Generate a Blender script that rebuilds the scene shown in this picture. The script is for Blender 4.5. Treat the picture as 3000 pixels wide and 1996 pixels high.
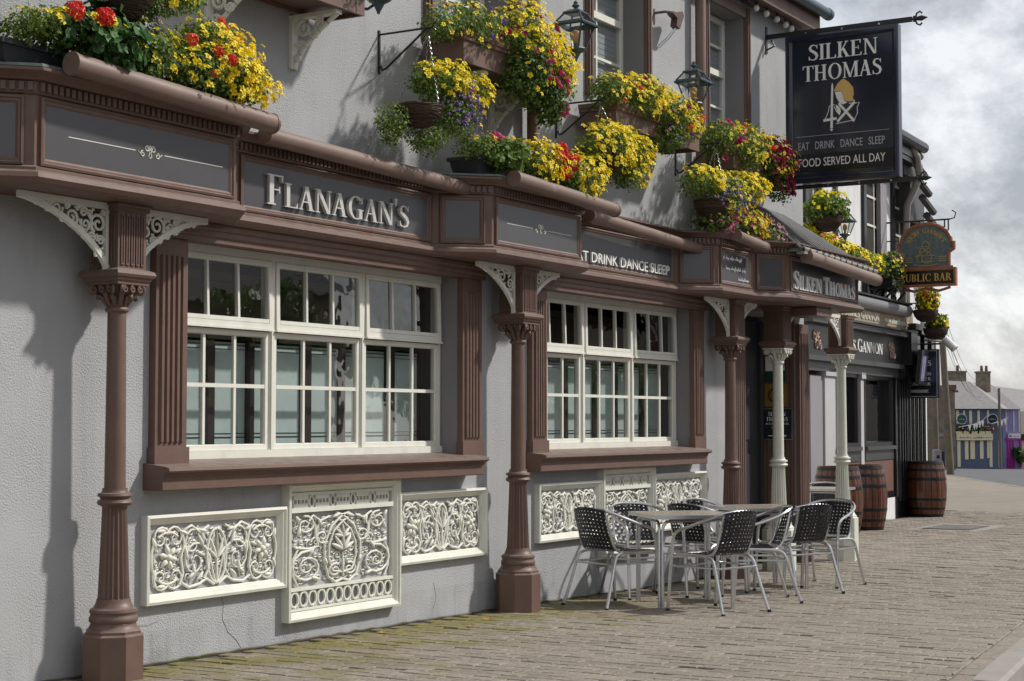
import bpy, math, random
import numpy as np
from mathutils import Vector, Matrix, noise
rnd = random.Random(7)
R = math.radians
S = bpy.context.scene
for _o in list(bpy.data.objects):
    bpy.data.objects.remove(_o)
COL = S.collection

# ------------------------------------------------------------------ camera
cd = bpy.data.cameras.new('camera'); cam = bpy.data.objects.new('camera', cd); COL.objects.link(cam)
cd.sensor_width = 36.0; cd.lens = 58.8; cd.clip_start = 0.05; cd.clip_end = 2000
cam.location = (0, -6.6, 1.43)
cam.rotation_euler = (R(90 + 2.804), 0, R(31.02 - 90))
S.camera = cam

# ------------------------------------------------------------------ sky and sun
SUN = Vector((0.512, -0.536, 0.672)).normalized()
SUN_STRENGTH = 2.45
SKY_STRENGTH = 0.12
CLOUD_STRENGTH = 1.05
w = bpy.data.worlds.new('World'); S.world = w; w.use_nodes = True
nt = w.node_tree; nt.nodes.clear()
def N(t, typ, **kw):
    n = t.nodes.new(typ)
    for k, v in kw.items():
        setattr(n, k, v)
    return n
wo = N(nt, 'ShaderNodeOutputWorld')
sky = N(nt, 'ShaderNodeTexSky', sky_type='NISHITA', sun_disc=False)
sky.sun_elevation = math.asin(SUN.z); sky.sun_rotation = math.atan2(SUN.x, SUN.y)
bg1 = N(nt, 'ShaderNodeBackground'); bg1.inputs[1].default_value = SKY_STRENGTH
nt.links.new(sky.outputs[0], bg1.inputs[0])
tc = N(nt, 'ShaderNodeTexCoord'); mp = N(nt, 'ShaderNodeMapping')
mp.inputs['Scale'].default_value = (1.0, 1.0, 1.5); mp.inputs['Location'].default_value = (2.4, 8.1, 5.2)
mp.inputs['Rotation'].default_value = (0.0, 0.25, 0.3)
nt.links.new(tc.outputs['Generated'], mp.inputs[0])
nz1 = N(nt, 'ShaderNodeTexNoise'); nz1.inputs['Scale'].default_value = 4.6; nz1.inputs['Detail'].default_value = 9; nz1.inputs['Roughness'].default_value = 0.66; nz1.inputs['Distortion'].default_value = 0.25
nt.links.new(mp.outputs[0], nz1.inputs[0])
cr = N(nt, 'ShaderNodeValToRGB'); e = cr.color_ramp.elements
e[0].position = 0.42; e[0].color = (0.25, 0.25, 0.262, 1); e[1].position = 0.60; e[1].color = (0.60, 0.60, 0.60, 1)
m_ = cr.color_ramp.elements.new(0.5); m_.color = (0.38, 0.38, 0.39, 1)
nt.links.new(nz1.outputs[0], cr.inputs[0])
bg2 = N(nt, 'ShaderNodeBackground'); bg2.inputs[1].default_value = CLOUD_STRENGTH
nt.links.new(cr.outputs[0], bg2.inputs[0])
nz2 = N(nt, 'ShaderNodeTexNoise'); nz2.inputs['Scale'].default_value = 1.7; nz2.inputs['Detail'].default_value = 4
nt.links.new(mp.outputs[0], nz2.inputs[0])
cr2 = N(nt, 'ShaderNodeValToRGB'); cr2.color_ramp.elements[0].position = 0.30; cr2.color_ramp.elements[0].color = (.55, .55, .55, 1); cr2.color_ramp.elements[1].color = (.86, .86, .86, 1); cr2.color_ramp.elements[1].position = 0.44
nt.links.new(nz2.outputs[0], cr2.inputs[0])
mx = N(nt, 'ShaderNodeMixShader')
nt.links.new(cr2.outputs[0], mx.inputs[0]); nt.links.new(bg1.outputs[0], mx.inputs[1]); nt.links.new(bg2.outputs[0], mx.inputs[2])
nt.links.new(mx.outputs[0], wo.inputs[0])
sl = bpy.data.lights.new('sun', 'SUN'); sl.energy = SUN_STRENGTH; sl.angle = R(3.0); sl.color = (1.0, 0.965, 0.905)
so = bpy.data.objects.new('sun', sl); COL.objects.link(so); so.location = (10, -20, 20)
so.rotation_euler = (-SUN).to_track_quat('-Z', 'Y').to_euler()
S.view_settings.view_transform = 'Standard'; S.view_settings.look = 'None'; S.view_settings.gamma = 1.0
S.view_settings.exposure = 0.60; S.view_settings.use_curve_mapping = False
S.render.engine = 'CYCLES'; S.cycles.max_bounces = 6; S.cycles.transparent_max_bounces = 12
S.cycles.caustics_reflective = False; S.cycles.caustics_refractive = False

# ------------------------------------------------------------------ materials
MATS = {}
def mat(name, col, rough=0.5, metal=0.0, var=0.0, vscale=6.0, bump=None, isl=0.0, obj_rand=0.0, spec=0.5, dirt=None, coat=0.0):
    """col base colour; var noise variation; bump (scale, strength, distance); isl random value per separate piece; dirt (colour, scale, lo, hi)"""
    m = bpy.data.materials.new(name); m.use_nodes = True; t = m.node_tree; t.nodes.clear()
    out = N(t, 'ShaderNodeOutputMaterial'); b = N(t, 'ShaderNodeBsdfPrincipled')
    b.inputs['Roughness'].default_value = rough; b.inputs['Metallic'].default_value = metal
    b.inputs['Specular IOR Level'].default_value = spec; b.inputs['Coat Weight'].default_value = coat
    t.links.new(b.outputs[0], out.inputs[0])
    b.inputs['Base Color'].default_value = (*col, 1)
    last = None
    co = N(t, 'ShaderNodeTexCoord')
    def chain(mult_socket):
        nonlocal last
        mm = N(t, 'ShaderNodeMix', data_type='RGBA', blend_type='MULTIPLY'); mm.inputs[0].default_value = 1.0
        if last is None: mm.inputs[6].default_value = (*col, 1)
        else: t.links.new(last, mm.inputs[6])
        t.links.new(mult_socket, mm.inputs[7]); last = mm.outputs[2]
    def rng(sock, lo, hi):
        r = N(t, 'ShaderNodeMapRange'); r.inputs[3].default_value = lo; r.inputs[4].default_value = hi
        t.links.new(sock, r.inputs[0]); return r.outputs[0]
    if var:
        n = N(t, 'ShaderNodeTexNoise'); n.inputs['Scale'].default_value = vscale; n.inputs['Detail'].default_value = 6; n.inputs['Roughness'].default_value = 0.65
        t.links.new(co.outputs['Object'], n.inputs[0])
        r = N(t, 'ShaderNodeMapRange'); r.inputs[1].default_value = 0.3; r.inputs[2].default_value = 0.7; r.inputs[3].default_value = 1 - var; r.inputs[4].default_value = 1 + var
        t.links.new(n.outputs[0], r.inputs[0]); chain(r.outputs[0])
    if isl:
        g = N(t, 'ShaderNodeNewGeometry'); chain(rng(g.outputs['Random Per Island'], 1 - isl, 1 + isl))
    if obj_rand:
        g = N(t, 'ShaderNodeObjectInfo'); chain(rng(g.outputs['Random'], 1 - obj_rand, 1 + obj_rand))
    if dirt:
        dc, ds, lo, hi = dirt
        n = N(t, 'ShaderNodeTexNoise'); n.inputs['Scale'].default_value = ds; n.inputs['Detail'].default_value = 8; n.inputs['Roughness'].default_value = 0.7
        t.links.new(co.outputs['Object'], n.inputs[0])
        r = N(t, 'ShaderNodeMapRange'); r.inputs[1].default_value = lo; r.inputs[2].default_value = hi
        t.links.new(n.outputs[0], r.inputs[0])
        mm = N(t, 'ShaderNodeMix', data_type='RGBA'); t.links.new(r.outputs[0], mm.inputs[0])
        if last is None: mm.inputs[6].default_value = (*col, 1)
        else: t.links.new(last, mm.inputs[6])
        mm.inputs[7].default_value = (*dc, 1); last = mm.outputs[2]
    if last is not None: t.links.new(last, b.inputs['Base Color'])
    if bump:
        n = N(t, 'ShaderNodeTexNoise'); n.inputs['Scale'].default_value = bump[0]; n.inputs['Detail'].default_value = 2; n.inputs['Roughness'].default_value = 0.6
        t.links.new(co.outputs['Object'], n.inputs[0])
        bp = N(t, 'ShaderNodeBump'); bp.inputs['Strength'].default_value = bump[1]; bp.inputs['Distance'].default_value = bump[2]
        t.links.new(n.outputs[0], bp.inputs['Height']); t.links.new(bp.outputs[0], b.inputs['Normal'])
    MATS[name] = m; return m

brown = mat('brown_paint', (.145, .086, .066), .52, var=.10, vscale=9, bump=(30, .06, .004), dirt=((.20, .165, .145), 5.0, .66, .86))
brown_gutter = mat('brown_gutter', (.185, .122, .098), .36, var=.14, vscale=4, dirt=((.30, .26, .22), 7.0, .62, .80))
cream = mat('cream_paint', (.73, .72, .64), .45, var=.05, vscale=8, dirt=((.32, .28, .20), 9.0, .66, .85))
cream_green = mat('cream_column_paint', (.63, .64, .55), .42, var=.06, vscale=9)
wall_m = mat('grey_render', (.408, .411, .417), .92, var=.05, vscale=1.2, bump=(92, .75, .011), spec=.2, dirt=((.29, .29, .295), 1.1, .60, .82))
wall_base = mat('grey_smooth_render', (.390, .395, .406), .9, var=.08, vscale=3, bump=(92, .55, .010), spec=.2, dirt=((.26, .255, .235), 3.2, .55, .78))
panel_m = mat('slate_grey_panel', (.088, .085, .090), .22, var=.05, vscale=3, spec=.5)
silver_letter = mat('silver_letter', (.62, .60, .57), .4, metal=.2)
white_paint = mat('white_paint', (.85, .84, .81), .5)
navy = mat('navy_sign', (.021, .026, .042), .13, spec=.6)
black_paint = mat('black_paint', (.012, .012, .014), .30, var=.2, vscale=5, spec=.45)
black_iron = mat('black_iron', (.018, .018, .020), .5)
gold = mat('gold_paint', (.62, .40, .10), .45)
tan_board = mat('tan_board', (.33, .26, .16), .6, var=.1)
alu = mat('aluminium', (.62, .63, .64), .28, metal=.9, var=.06, vscale=20)
strap_m = mat('black_woven_strap', (.016, .016, .022), .42, isl=.3, spec=.5)
tabletop_m = mat('speckled_tabletop', (.36, .31, .25), .25, var=.35, vscale=60)
wood_b = mat('barrel_oak', (.105, .032, .014), .38, var=.3, vscale=7, bump=(25, .2, .004), obj_rand=.25, coat=.25)
hoop_m = mat('barrel_hoop', (.020, .021, .024), .42, metal=.5, var=.2)
lantern_m = mat('lantern_blue_black', (.050, .084, .100), .38, var=.15)
bulb_m = mat('amber_bulb', (.55, .30, .12), .15)
white_glass = mat('white_globe', (.75, .73, .66), .12)
plastic_dark = mat('dark_plastic_trough', (.030, .032, .038), .45)
wicker = mat('wicker_twig', (.060, .038, .024), .8, isl=.5)
chain_m = mat('steel_chain', (.28, .27, .26), .4, metal=.7)
leaf_m = mat('leaf_green', (.165, .245, .048), .55, isl=.6, spec=.3)
leaf_dark = mat('leaf_dark_green', (.085, .165, .046), .5, isl=.55, spec=.35)
leaf_lime = mat('leaf_lime', (.12, .20, .035), .5, isl=.5, spec=.3)
ger_leaf = mat('geranium_leaf', (.075, .17, .055), .5, obj_rand=.45, spec=.3)
yel = mat('yellow_petal', (.95, .76, .003), .55, obj_rand=.10)
yel_c = mat('orange_flower_eye', (.62, .36, .01), .6)
pale_yel = mat('pale_yellow_petal', (.80, .70, .12), .5)
red_p = mat('red_petal', (.72, .012, .008), .5, obj_rand=.15)
mag_p = mat('magenta_petal', (.42, .012, .12), .5, obj_rand=.3)
wine_p = mat('wine_petal', (.34, .010, .070), .5, obj_rand=.3)
pink_p = mat('pink_petal', (.70, .05, .25), .5, obj_rand=.2)
pur_p = mat('purple_petal', (.17, .065, .37), .5, obj_rand=.3)
soil_m = mat('dark_soil', (.02, .014, .01), .9)
verdigris = mat('verdigris_lead', (.17, .22, .20), .6, var=.4, vscale=9, dirt=((.06, .06, .055), 8.0, .5, .7))
slate_m = mat('dark_slate', (.060, .058, .058), .5, var=.25, vscale=6, isl=.25)
roll_m = mat('lead_roll_grey', (.12, .12, .12), .55, var=.2, vscale=8)
slate_grey = mat('grey_slate', (.23, .215, .215), .6, var=.15, vscale=3)
concrete = mat('concrete', (.29, .27, .24), .85, var=.15, vscale=4, bump=(40, .3, .006))
asphalt = mat('asphalt', (.105, .105, .11), .85, var=.15, vscale=.5, bump=(60, .3, .006))
yline = mat('yellow_road_paint', (.62, .50, .14), .7, var=.15, vscale=5)
dull_white = mat('dull_white_wall', (.46, .45, .46), .85, var=.06, vscale=2)
white_wall = mat('white_wall', (.72, .71, .72), .85, var=.06, vscale=2, bump=(50, .3, .008))
lav_wall = mat('lavender_grey_wall', (.27, .255, .275), .85, var=.05, vscale=2)
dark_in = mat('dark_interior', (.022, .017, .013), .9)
dark_wood = mat('dark_interior_wood', (.030, .018, .012), .5)
tan_in = mat('tan_interior_panel', (.16, .115, .075), .7)
frost = mat('frosted_glass_screen', (.56, .65, .635), .35, var=.10, vscale=1.5)
door_grey = mat('door_grey', (.035, .036, .040), .5)
rust = mat('rust_red_panel', (.15, .075, .052), .6, var=.12, vscale=3)
floodl = mat('rusty_brown_metal', (.10, .060, .050), .5, var=.3, vscale=20)
stone_m = mat('brown_stone', (.21, .17, .13), .9, var=.35, vscale=1.3, bump=(4, .8, .05))
timber_pole = mat('weathered_pole', (.15, .125, .095), .85, var=.3, vscale=3, dirt=((.09, .10, .04), 1.5, .5, .7))
blue_house = mat('blue_wall', (.095, .125, .20), .85, var=.08)
cream_trim = mat('pale_cream_trim', (.72, .64, .42), .7)
purple_wall = mat('purple_wall', (.36, .30, .56), .8)
magenta_paint = mat('magenta_shopfront', (.50, .03, .34), .5)
green_sign = mat('green_round_sign', (.01, .07, .05), .4)
house_dark = mat('facing_house_wall', (.22, .19, .16), .9, var=.2, vscale=1)
bark = mat('bark', (.09, .07, .05), .9)
crack_m = mat('plaster_crack', (.16, .155, .15), .9)
white_cam = mat('white_plastic', (.72, .72, .70), .4)
leaf_litter = mat('dry_leaf', (.45, .25, .05), .7)

def thin(m, k=.42):
    """petals and leaves let light through"""
    t = m.node_tree; b = [n for n in t.nodes if n.type == 'BSDF_PRINCIPLED'][0]; o = [n for n in t.nodes if n.type == 'OUTPUT_MATERIAL'][0]
    tr = N(t, 'ShaderNodeBsdfTranslucent'); mxx = N(t, 'ShaderNodeMixShader'); mxx.inputs[0].default_value = k
    if b.inputs['Base Color'].links: t.links.new(b.inputs['Base Color'].links[0].from_socket, tr.inputs[0])
    else: tr.inputs[0].default_value = b.inputs['Base Color'].default_value
    t.links.new(b.outputs[0], mxx.inputs[1]); t.links.new(tr.outputs[0], mxx.inputs[2]); t.links.new(mxx.outputs[0], o.inputs[0])
for m_ in (yel, pale_yel, red_p, mag_p, wine_p, pink_p, pur_p): thin(m_, .30)
for m_ in (leaf_m, leaf_dark, leaf_lime, ger_leaf): thin(m_, .38)
def streaks(m, lo=.80):
    """rain streaks: noise stretched down the wall"""
    t = m.node_tree; b = [n for n in t.nodes if n.type == 'BSDF_PRINCIPLED'][0]; src = b.inputs['Base Color'].links[0].from_socket
    co = N(t, 'ShaderNodeTexCoord'); mp_ = N(t, 'ShaderNodeMapping'); mp_.inputs['Scale'].default_value = (7, 7, .55); t.links.new(co.outputs['Object'], mp_.inputs[0])
    n = N(t, 'ShaderNodeTexNoise'); n.inputs['Scale'].default_value = 1.0; n.inputs['Detail'].default_value = 5; n.inputs['Roughness'].default_value = .6; t.links.new(mp_.outputs[0], n.inputs[0])
    r = N(t, 'ShaderNodeMapRange'); r.inputs[1].default_value = .5; r.inputs[2].default_value = .75; r.inputs[3].default_value = 1; r.inputs[4].default_value = lo; t.links.new(n.outputs[0], r.inputs[0])
    mm = N(t, 'ShaderNodeMix', data_type='RGBA', blend_type='MULTIPLY'); mm.inputs[0].default_value = 1; t.links.new(src, mm.inputs[6]); t.links.new(r.outputs[0], mm.inputs[7]); t.links.new(mm.outputs[2], b.inputs['Base Color'])
def weather(m, dust=(.30, .265, .235), amt=.55):
    """settled dust on ledges and small paint chips"""
    t = m.node_tree; b = [n for n in t.nodes if n.type == 'BSDF_PRINCIPLED'][0]; src = b.inputs['Base Color'].links[0].from_socket
    g = N(t, 'ShaderNodeNewGeometry'); s = N(t, 'ShaderNodeSeparateXYZ'); t.links.new(g.outputs['True Normal'], s.inputs[0]); co = N(t, 'ShaderNodeTexCoord')
    n = N(t, 'ShaderNodeTexNoise'); n.inputs['Scale'].default_value = 11; n.inputs['Detail'].default_value = 6; t.links.new(co.outputs['Object'], n.inputs[0])
    r = N(t, 'ShaderNodeMapRange'); r.inputs[1].default_value = .45; r.inputs[2].default_value = .95; r.inputs[4].default_value = amt; t.links.new(s.outputs[2], r.inputs[0])
    mu = N(t, 'ShaderNodeMath', operation='MULTIPLY'); t.links.new(r.outputs[0], mu.inputs[0]); r2 = N(t, 'ShaderNodeMapRange'); r2.inputs[1].default_value = .3; r2.inputs[2].default_value = .65; t.links.new(n.outputs[0], r2.inputs[0]); t.links.new(r2.outputs[0], mu.inputs[1])
    m1 = N(t, 'ShaderNodeMix', data_type='RGBA'); t.links.new(mu.outputs[0], m1.inputs[0]); t.links.new(src, m1.inputs[6]); m1.inputs[7].default_value = (*dust, 1)
    n2 = N(t, 'ShaderNodeTexNoise'); n2.inputs['Scale'].default_value = 16; n2.inputs['Detail'].default_value = 8; n2.inputs['Roughness'].default_value = .75; t.links.new(co.outputs['Object'], n2.inputs[0])
    r3 = N(t, 'ShaderNodeMapRange'); r3.inputs[1].default_value = .70; r3.inputs[2].default_value = .725; r3.inputs[4].default_value = .8; t.links.new(n2.outputs[0], r3.inputs[0])
    m2 = N(t, 'ShaderNodeMix', data_type='RGBA'); t.links.new(r3.outputs[0], m2.inputs[0]); t.links.new(m1.outputs[2], m2.inputs[6]); m2.inputs[7].default_value = (.36, .33, .28, 1); t.links.new(m2.outputs[2], b.inputs['Base Color'])
    rr = N(t, 'ShaderNodeMapRange'); rr.inputs[3].default_value = .38; rr.inputs[4].default_value = .68; t.links.new(n.outputs[0], rr.inputs[0]); t.links.new(rr.outputs[0], b.inputs['Roughness'])
weather(brown); weather(brown_gutter, (.30, .26, .22), .5); weather(cream, (.48, .45, .37), .35); weather(cream_green, (.42, .41, .33), .35)
def patchy(m):
    t = m.node_tree; bp = [n for n in t.nodes if n.type == 'BUMP'][0]; co = N(t, 'ShaderNodeTexCoord')
    n = N(t, 'ShaderNodeTexNoise'); n.inputs['Scale'].default_value = 1.6; n.inputs['Detail'].default_value = 5; t.links.new(co.outputs['Object'], n.inputs[0])
    r = N(t, 'ShaderNodeMapRange'); r.inputs[1].default_value = .38; r.inputs[2].default_value = .60; r.inputs[3].default_value = .35; r.inputs[4].default_value = .85; t.links.new(n.outputs[0], r.inputs[0]); t.links.new(r.outputs[0], bp.inputs['Strength'])
patchy(wall_m); patchy(wall_base)
streaks(wall_m, .88); streaks(wall_base, .72); streaks(white_wall, .85); streaks(brown, .88); streaks(cream, .90)
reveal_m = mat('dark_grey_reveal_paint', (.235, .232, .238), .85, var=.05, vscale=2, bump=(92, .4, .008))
# paving: earthy brick with moss in patches
def paving_mat():
    m = mat('brick_paving', (.292, .254, .212), .88, var=.12, vscale=1.2, bump=(70, .55, .005), spec=.25)
    t = m.node_tree; b = [n for n in t.nodes if n.type == 'BSDF_PRINCIPLED'][0]
    src = b.inputs['Base Color'].links[0].from_socket
    g = N(t, 'ShaderNodeNewGeometry'); oi = N(t, 'ShaderNodeObjectInfo')
    ad = N(t, 'ShaderNodeMath', operation='ADD'); t.links.new(g.outputs['Random Per Island'], ad.inputs[0]); t.links.new(oi.outputs['Random'], ad.inputs[1])
    fr = N(t, 'ShaderNodeMath', operation='FRACT'); t.links.new(ad.outputs[0], fr.inputs[0])
    r = N(t, 'ShaderNodeMapRange'); r.inputs[3].default_value = .90; r.inputs[4].default_value = 1.10; t.links.new(fr.outputs[0], r.inputs[0])
    m1 = N(t, 'ShaderNodeMix', data_type='RGBA', blend_type='MULTIPLY'); m1.inputs[0].default_value = 1
    t.links.new(src, m1.inputs[6]); t.links.new(r.outputs[0], m1.inputs[7])
    # moss: world-position noise, denser near the wall and close to the window end
    n = N(t, 'ShaderNodeTexNoise'); n.inputs['Scale'].default_value = 2.2; n.inputs['Detail'].default_value = 9; n.inputs['Roughness'].default_value = .72
    t.links.new(g.outputs['Position'], n.inputs[0])
    sx = N(t, 'ShaderNodeSeparateXYZ'); t.links.new(g.outputs['Position'], sx.inputs[0])
    wy = N(t, 'ShaderNodeMapRange'); wy.inputs[1].default_value = -2.1; wy.inputs[2].default_value = -.2; wy.inputs[3].default_value = -.22; wy.inputs[4].default_value = .10; t.links.new(sx.outputs[1], wy.inputs[0])
    wx = N(t, 'ShaderNodeMapRange'); wx.inputs[1].default_value = 11; wx.inputs[2].default_value = 15; wx.inputs[3].default_value = 0; wx.inputs[4].default_value = -.25; t.links.new(sx.outputs[0], wx.inputs[0])
    a1 = N(t, 'ShaderNodeMath', operation='ADD'); t.links.new(n.outputs[0], a1.inputs[0]); t.links.new(wy.outputs[0], a1.inputs[1])
    a2 = N(t, 'ShaderNodeMath', operation='ADD'); t.links.new(a1.outputs[0], a2.inputs[0]); t.links.new(wx.outputs[0], a2.inputs[1])
    mr = N(t, 'ShaderNodeMapRange'); mr.inputs[1].default_value = .44; mr.inputs[2].default_value = .62; mr.inputs[4].default_value = .70; t.links.new(a2.outputs[0], mr.inputs[0])
    m2 = N(t, 'ShaderNodeMix', data_type='RGBA'); t.links.new(mr.outputs[0], m2.inputs[0]); t.links.new(m1.outputs[2], m2.inputs[6]); m2.inputs[7].default_value = (.185, .165, .022, 1)
    # worn, dark grit freckles
    n3 = N(t, 'ShaderNodeTexNoise'); n3.inputs['Scale'].default_value = 34; n3.inputs['Detail'].default_value = 5; n3.inputs['Roughness'].default_value = .8
    t.links.new(g.outputs['Position'], n3.inputs[0])
    r3 = N(t, 'ShaderNodeMapRange'); r3.inputs[1].default_value = .35; r3.inputs[2].default_value = .6; r3.inputs[3].default_value = .62; r3.inputs[4].default_value = 1.06; t.links.new(n3.outputs[0], r3.inputs[0])
    m3 = N(t, 'ShaderNodeMix', data_type='RGBA', blend_type='MULTIPLY'); m3.inputs[0].default_value = 1; t.links.new(m2.outputs[2], m3.inputs[6]); t.links.new(r3.outputs[0], m3.inputs[7])
    t.links.new(m3.outputs[2], b.inputs['Base Color'])
    return m
paving = paving_mat()
joint_m = mat('paving_joint_grit', (.145, .126, .098), .95, var=.3, vscale=9, dirt=((.085, .085, .02), 2.5, .5, .62))

def glass_mat(name, ior, tint=(1, 1, 1), wav=.02):
    m = bpy.data.materials.new(name); m.use_nodes = True; t = m.node_tree; t.nodes.clear()
    out = N(t, 'ShaderNodeOutputMaterial'); mx = N(t, 'ShaderNodeMixShader'); lw_ = N(t, 'ShaderNodeLayerWeight'); pw_ = N(t, 'ShaderNodeMath', operation='POWER'); pw_.inputs[1].default_value = 3.0; t.links.new(lw_.outputs['Facing'], pw_.inputs[0]); f = N(t, 'ShaderNodeMath', operation='MULTIPLY_ADD'); f0 = 2 * ((ior - 1) / (ior + 1)) ** 2; f.inputs[1].default_value = 1 - f0; f.inputs[2].default_value = f0; t.links.new(pw_.outputs[0], f.inputs[0])
    tr = N(t, 'ShaderNodeBsdfTransparent'); tr.inputs[0].default_value = (*tint, 1)
    gl = N(t, 'ShaderNodeBsdfGlossy'); gl.inputs['Roughness'].default_value = .015
    co = N(t, 'ShaderNodeTexCoord'); n = N(t, 'ShaderNodeTexNoise'); n.inputs['Scale'].default_value = 4; t.links.new(co.outputs['Object'], n.inputs[0])
    bp = N(t, 'ShaderNodeBump'); bp.inputs['Strength'].default_value = wav; bp.inputs['Distance'].default_value = .1
    t.links.new(n.outputs[0], bp.inputs['Height']); t.links.new(bp.outputs[0], gl.inputs['Normal'])
    t.links.new(f.outputs[0], mx.inputs[0]); t.links.new(tr.outputs[0], mx.inputs[1]); t.links.new(gl.outputs[0], mx.inputs[2]); t.links.new(mx.outputs[0], out.inputs[0])
    return m
glass = glass_mat('window_glass', 1.72, (.92, .95, .94))
lamp_glass = glass_mat('lantern_glass', 1.5, (.95, .96, .95), 0)

# ------------------------------------------------------------------ mesh helpers
class MB:
    def __init__(s): s.v = []; s.f = []; s.m = []
    def add(s, vs, fs, mi=0):
        o = len(s.v); s.v += [tuple(p) for p in vs]
        for f in fs: s.f.append(tuple(i + o for i in f)); s.m.append(mi)
    def quad(s, a, b, c, d, mi=0): s.add([a, b, c, d], [(0, 1, 2, 3)], mi)
    def poly(s, pts, mi=0): s.add(pts, [tuple(range(len(pts)))], mi)
    def box(s, x0, x1, y0, y1, z0, z1, mi=0):
        s.add([(x0, y0, z0), (x1, y0, z0), (x1, y1, z0), (x0, y1, z0), (x0, y0, z1), (x1, y0, z1), (x1, y1, z1), (x0, y1, z1)],
              [(0, 3, 2, 1), (4, 5, 6, 7), (0, 1, 5, 4), (1, 2, 6, 5), (2, 3, 7, 6), (3, 0, 4, 7)], mi)
    def fbox(s, fn, u0, u1, v0, v1, d0, d1, mi=0):
        P = [(u0, v0, d0), (u1, v0, d0), (u1, v1, d0), (u0, v1, d0), (u0, v0, d1), (u1, v0, d1), (u1, v1, d1), (u0, v1, d1)]
        s.add([fn(*p) for p in P], [(0, 3, 2, 1), (4, 5, 6, 7), (0, 1, 5, 4), (1, 2, 6, 5), (2, 3, 7, 6), (3, 0, 4, 7)], mi)
    def prism(s, poly, fn, d0, d1, mi=0):
        n = len(poly); vs = [fn(u, v, d0) for u, v in poly] + [fn(u, v, d1) for u, v in poly]
        fs = [tuple(range(n - 1, -1, -1)), tuple(range(n, 2 * n))] + [(i, (i + 1) % n, n + (i + 1) % n, n + i) for i in range(n)]
        s.add(vs, fs, mi)
    def tube(s, pts, r, n=6, mi=0, flat=1.0, caps=True):
        pts = [Vector(p) for p in pts]; L = len(pts)
        if L < 2: return
        rs = r if isinstance(r, (list, tuple)) else [r] * L
        t0 = (pts[1] - pts[0]).normalized(); up = Vector((0, 0, 1)) if abs(t0.z) < .9 else Vector((1, 0, 0))
        nn = (up - t0 * up.dot(t0)).normalized(); vs = []
        for i, p in enumerate(pts):
            t = (pts[min(i + 1, L - 1)] - pts[max(i - 1, 0)]).normalized()
            q = nn - t * nn.dot(t)
            nn = q.normalized() if q.length > 1e-6 else nn
            bb = t.cross(nn)
            for k in range(n):
                a = 2 * math.pi * k / n
                vs.append(p + (nn * math.cos(a) + bb * math.sin(a)) * rs[i])
        fs = [(i * n + k, i * n + (k + 1) % n, (i + 1) * n + (k + 1) % n, (i + 1) * n + k) for i in range(L - 1) for k in range(n)]
        if caps: fs += [tuple(range(n - 1, -1, -1)), tuple(range((L - 1) * n, L * n))]
        s.add(vs, fs, mi)
    def lathe(s, prof, cx=0, cy=0, n=16, mi=0, rot=0.0, flute=0.0, caps=True, sq=None):
        vs = []
        for j, (r, z) in enumerate(prof):
            for k in range(n):
                a = 2 * math.pi * k / n + rot
                rr = r * (1 - flute * (k % 2))
                x, y = rr * math.cos(a), rr * math.sin(a)
                if sq and sq[j] > 0:
                    m = max(abs(math.cos(a)), abs(math.sin(a))); f = (1 - sq[j]) + sq[j] / m; x *= f; y *= f
                vs.append((cx + x, cy + y, z))
        L = len(prof)
        fs = [(i * n + k, i * n + (k + 1) % n, (i + 1) * n + (k + 1) % n, (i + 1) * n + k) for i in range(L - 1) for k in range(n)]
        if caps: fs += [tuple(range(n - 1, -1, -1)), tuple(range((L - 1) * n, L * n))]
        s.add(vs, fs, mi)
    def sweep(s, prof, path, mi=0, ends=True):
        """profile (offset to the right of travel, z) carried along a plan path with mitred corners"""
        P = [Vector(p) for p in path]; L = len(P); rows = []
        nrm = []
        for i in range(L - 1):
            d = (P[i + 1] - P[i]).normalized(); nrm.append(Vector((d.y, -d.x)))
        for i in range(L):
            if i == 0: m = nrm[0]
            elif i == L - 1: m = nrm[-1]
            else:
                m = nrm[i - 1] + nrm[i]; m = m / max(m.dot(nrm[i]), .2)
            rows.append([(P[i].x + m.x * o, P[i].y + m.y * o, z) for o, z in prof])
        k = len(prof); vs = [q for r_ in rows for q in r_]
        fs = [(i * k + j, (i + 1) * k + j, (i + 1) * k + j + 1, i * k + j + 1) for i in range(L - 1) for j in range(k - 1)]
        if ends: fs += [tuple(range(k)), tuple(range((L - 1) * k + k - 1, (L - 1) * k - 1, -1))]
        s.add(vs, fs, mi)
    def ring(s, fn, u0, u1, v0, v1, prof, mi=0):
        """moulded rectangular frame: prof = (inset from the outer edge, depth)"""
        vs = []
        for i, d in prof:
            vs += [fn(u0 + i, v0 + i, d), fn(u1 - i, v0 + i, d), fn(u1 - i, v1 - i, d), fn(u0 + i, v1 - i, d)]
        fs = []
        for j in range(len(prof) - 1):
            for k in range(4):
                fs.append((j * 4 + k, j * 4 + (k + 1) % 4, (j + 1) * 4 + (k + 1) % 4, (j + 1) * 4 + k))
        s.add(vs, fs, mi)
    def mesh(s, name, mats, smooth=False, ang=40):
        me = bpy.data.meshes.new(name); me.from_pydata(s.v, [], s.f)
        for m in (mats if isinstance(mats, (list, tuple)) else [mats]): me.materials.append(m)
        if any(s.m): me.polygons.foreach_set('material_index', s.m)
        if smooth:
            me.polygons.foreach_set('use_smooth', [True] * len(me.polygons)); me.set_sharp_from_angle(angle=R(ang))
        me.update(); return me
def put(name, me, parent=None, kind=None, label=None):
    o = bpy.data.objects.new(name, me); COL.objects.link(o)
    if parent is not None:
        o.parent = parent
        if parent.parent is None and parent.type == 'EMPTY' and not parent.get('_local'):
            o.location = -Vector(parent.location)
    if kind: o['kind'] = kind
    if label: o['label'] = label
    return o
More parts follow.
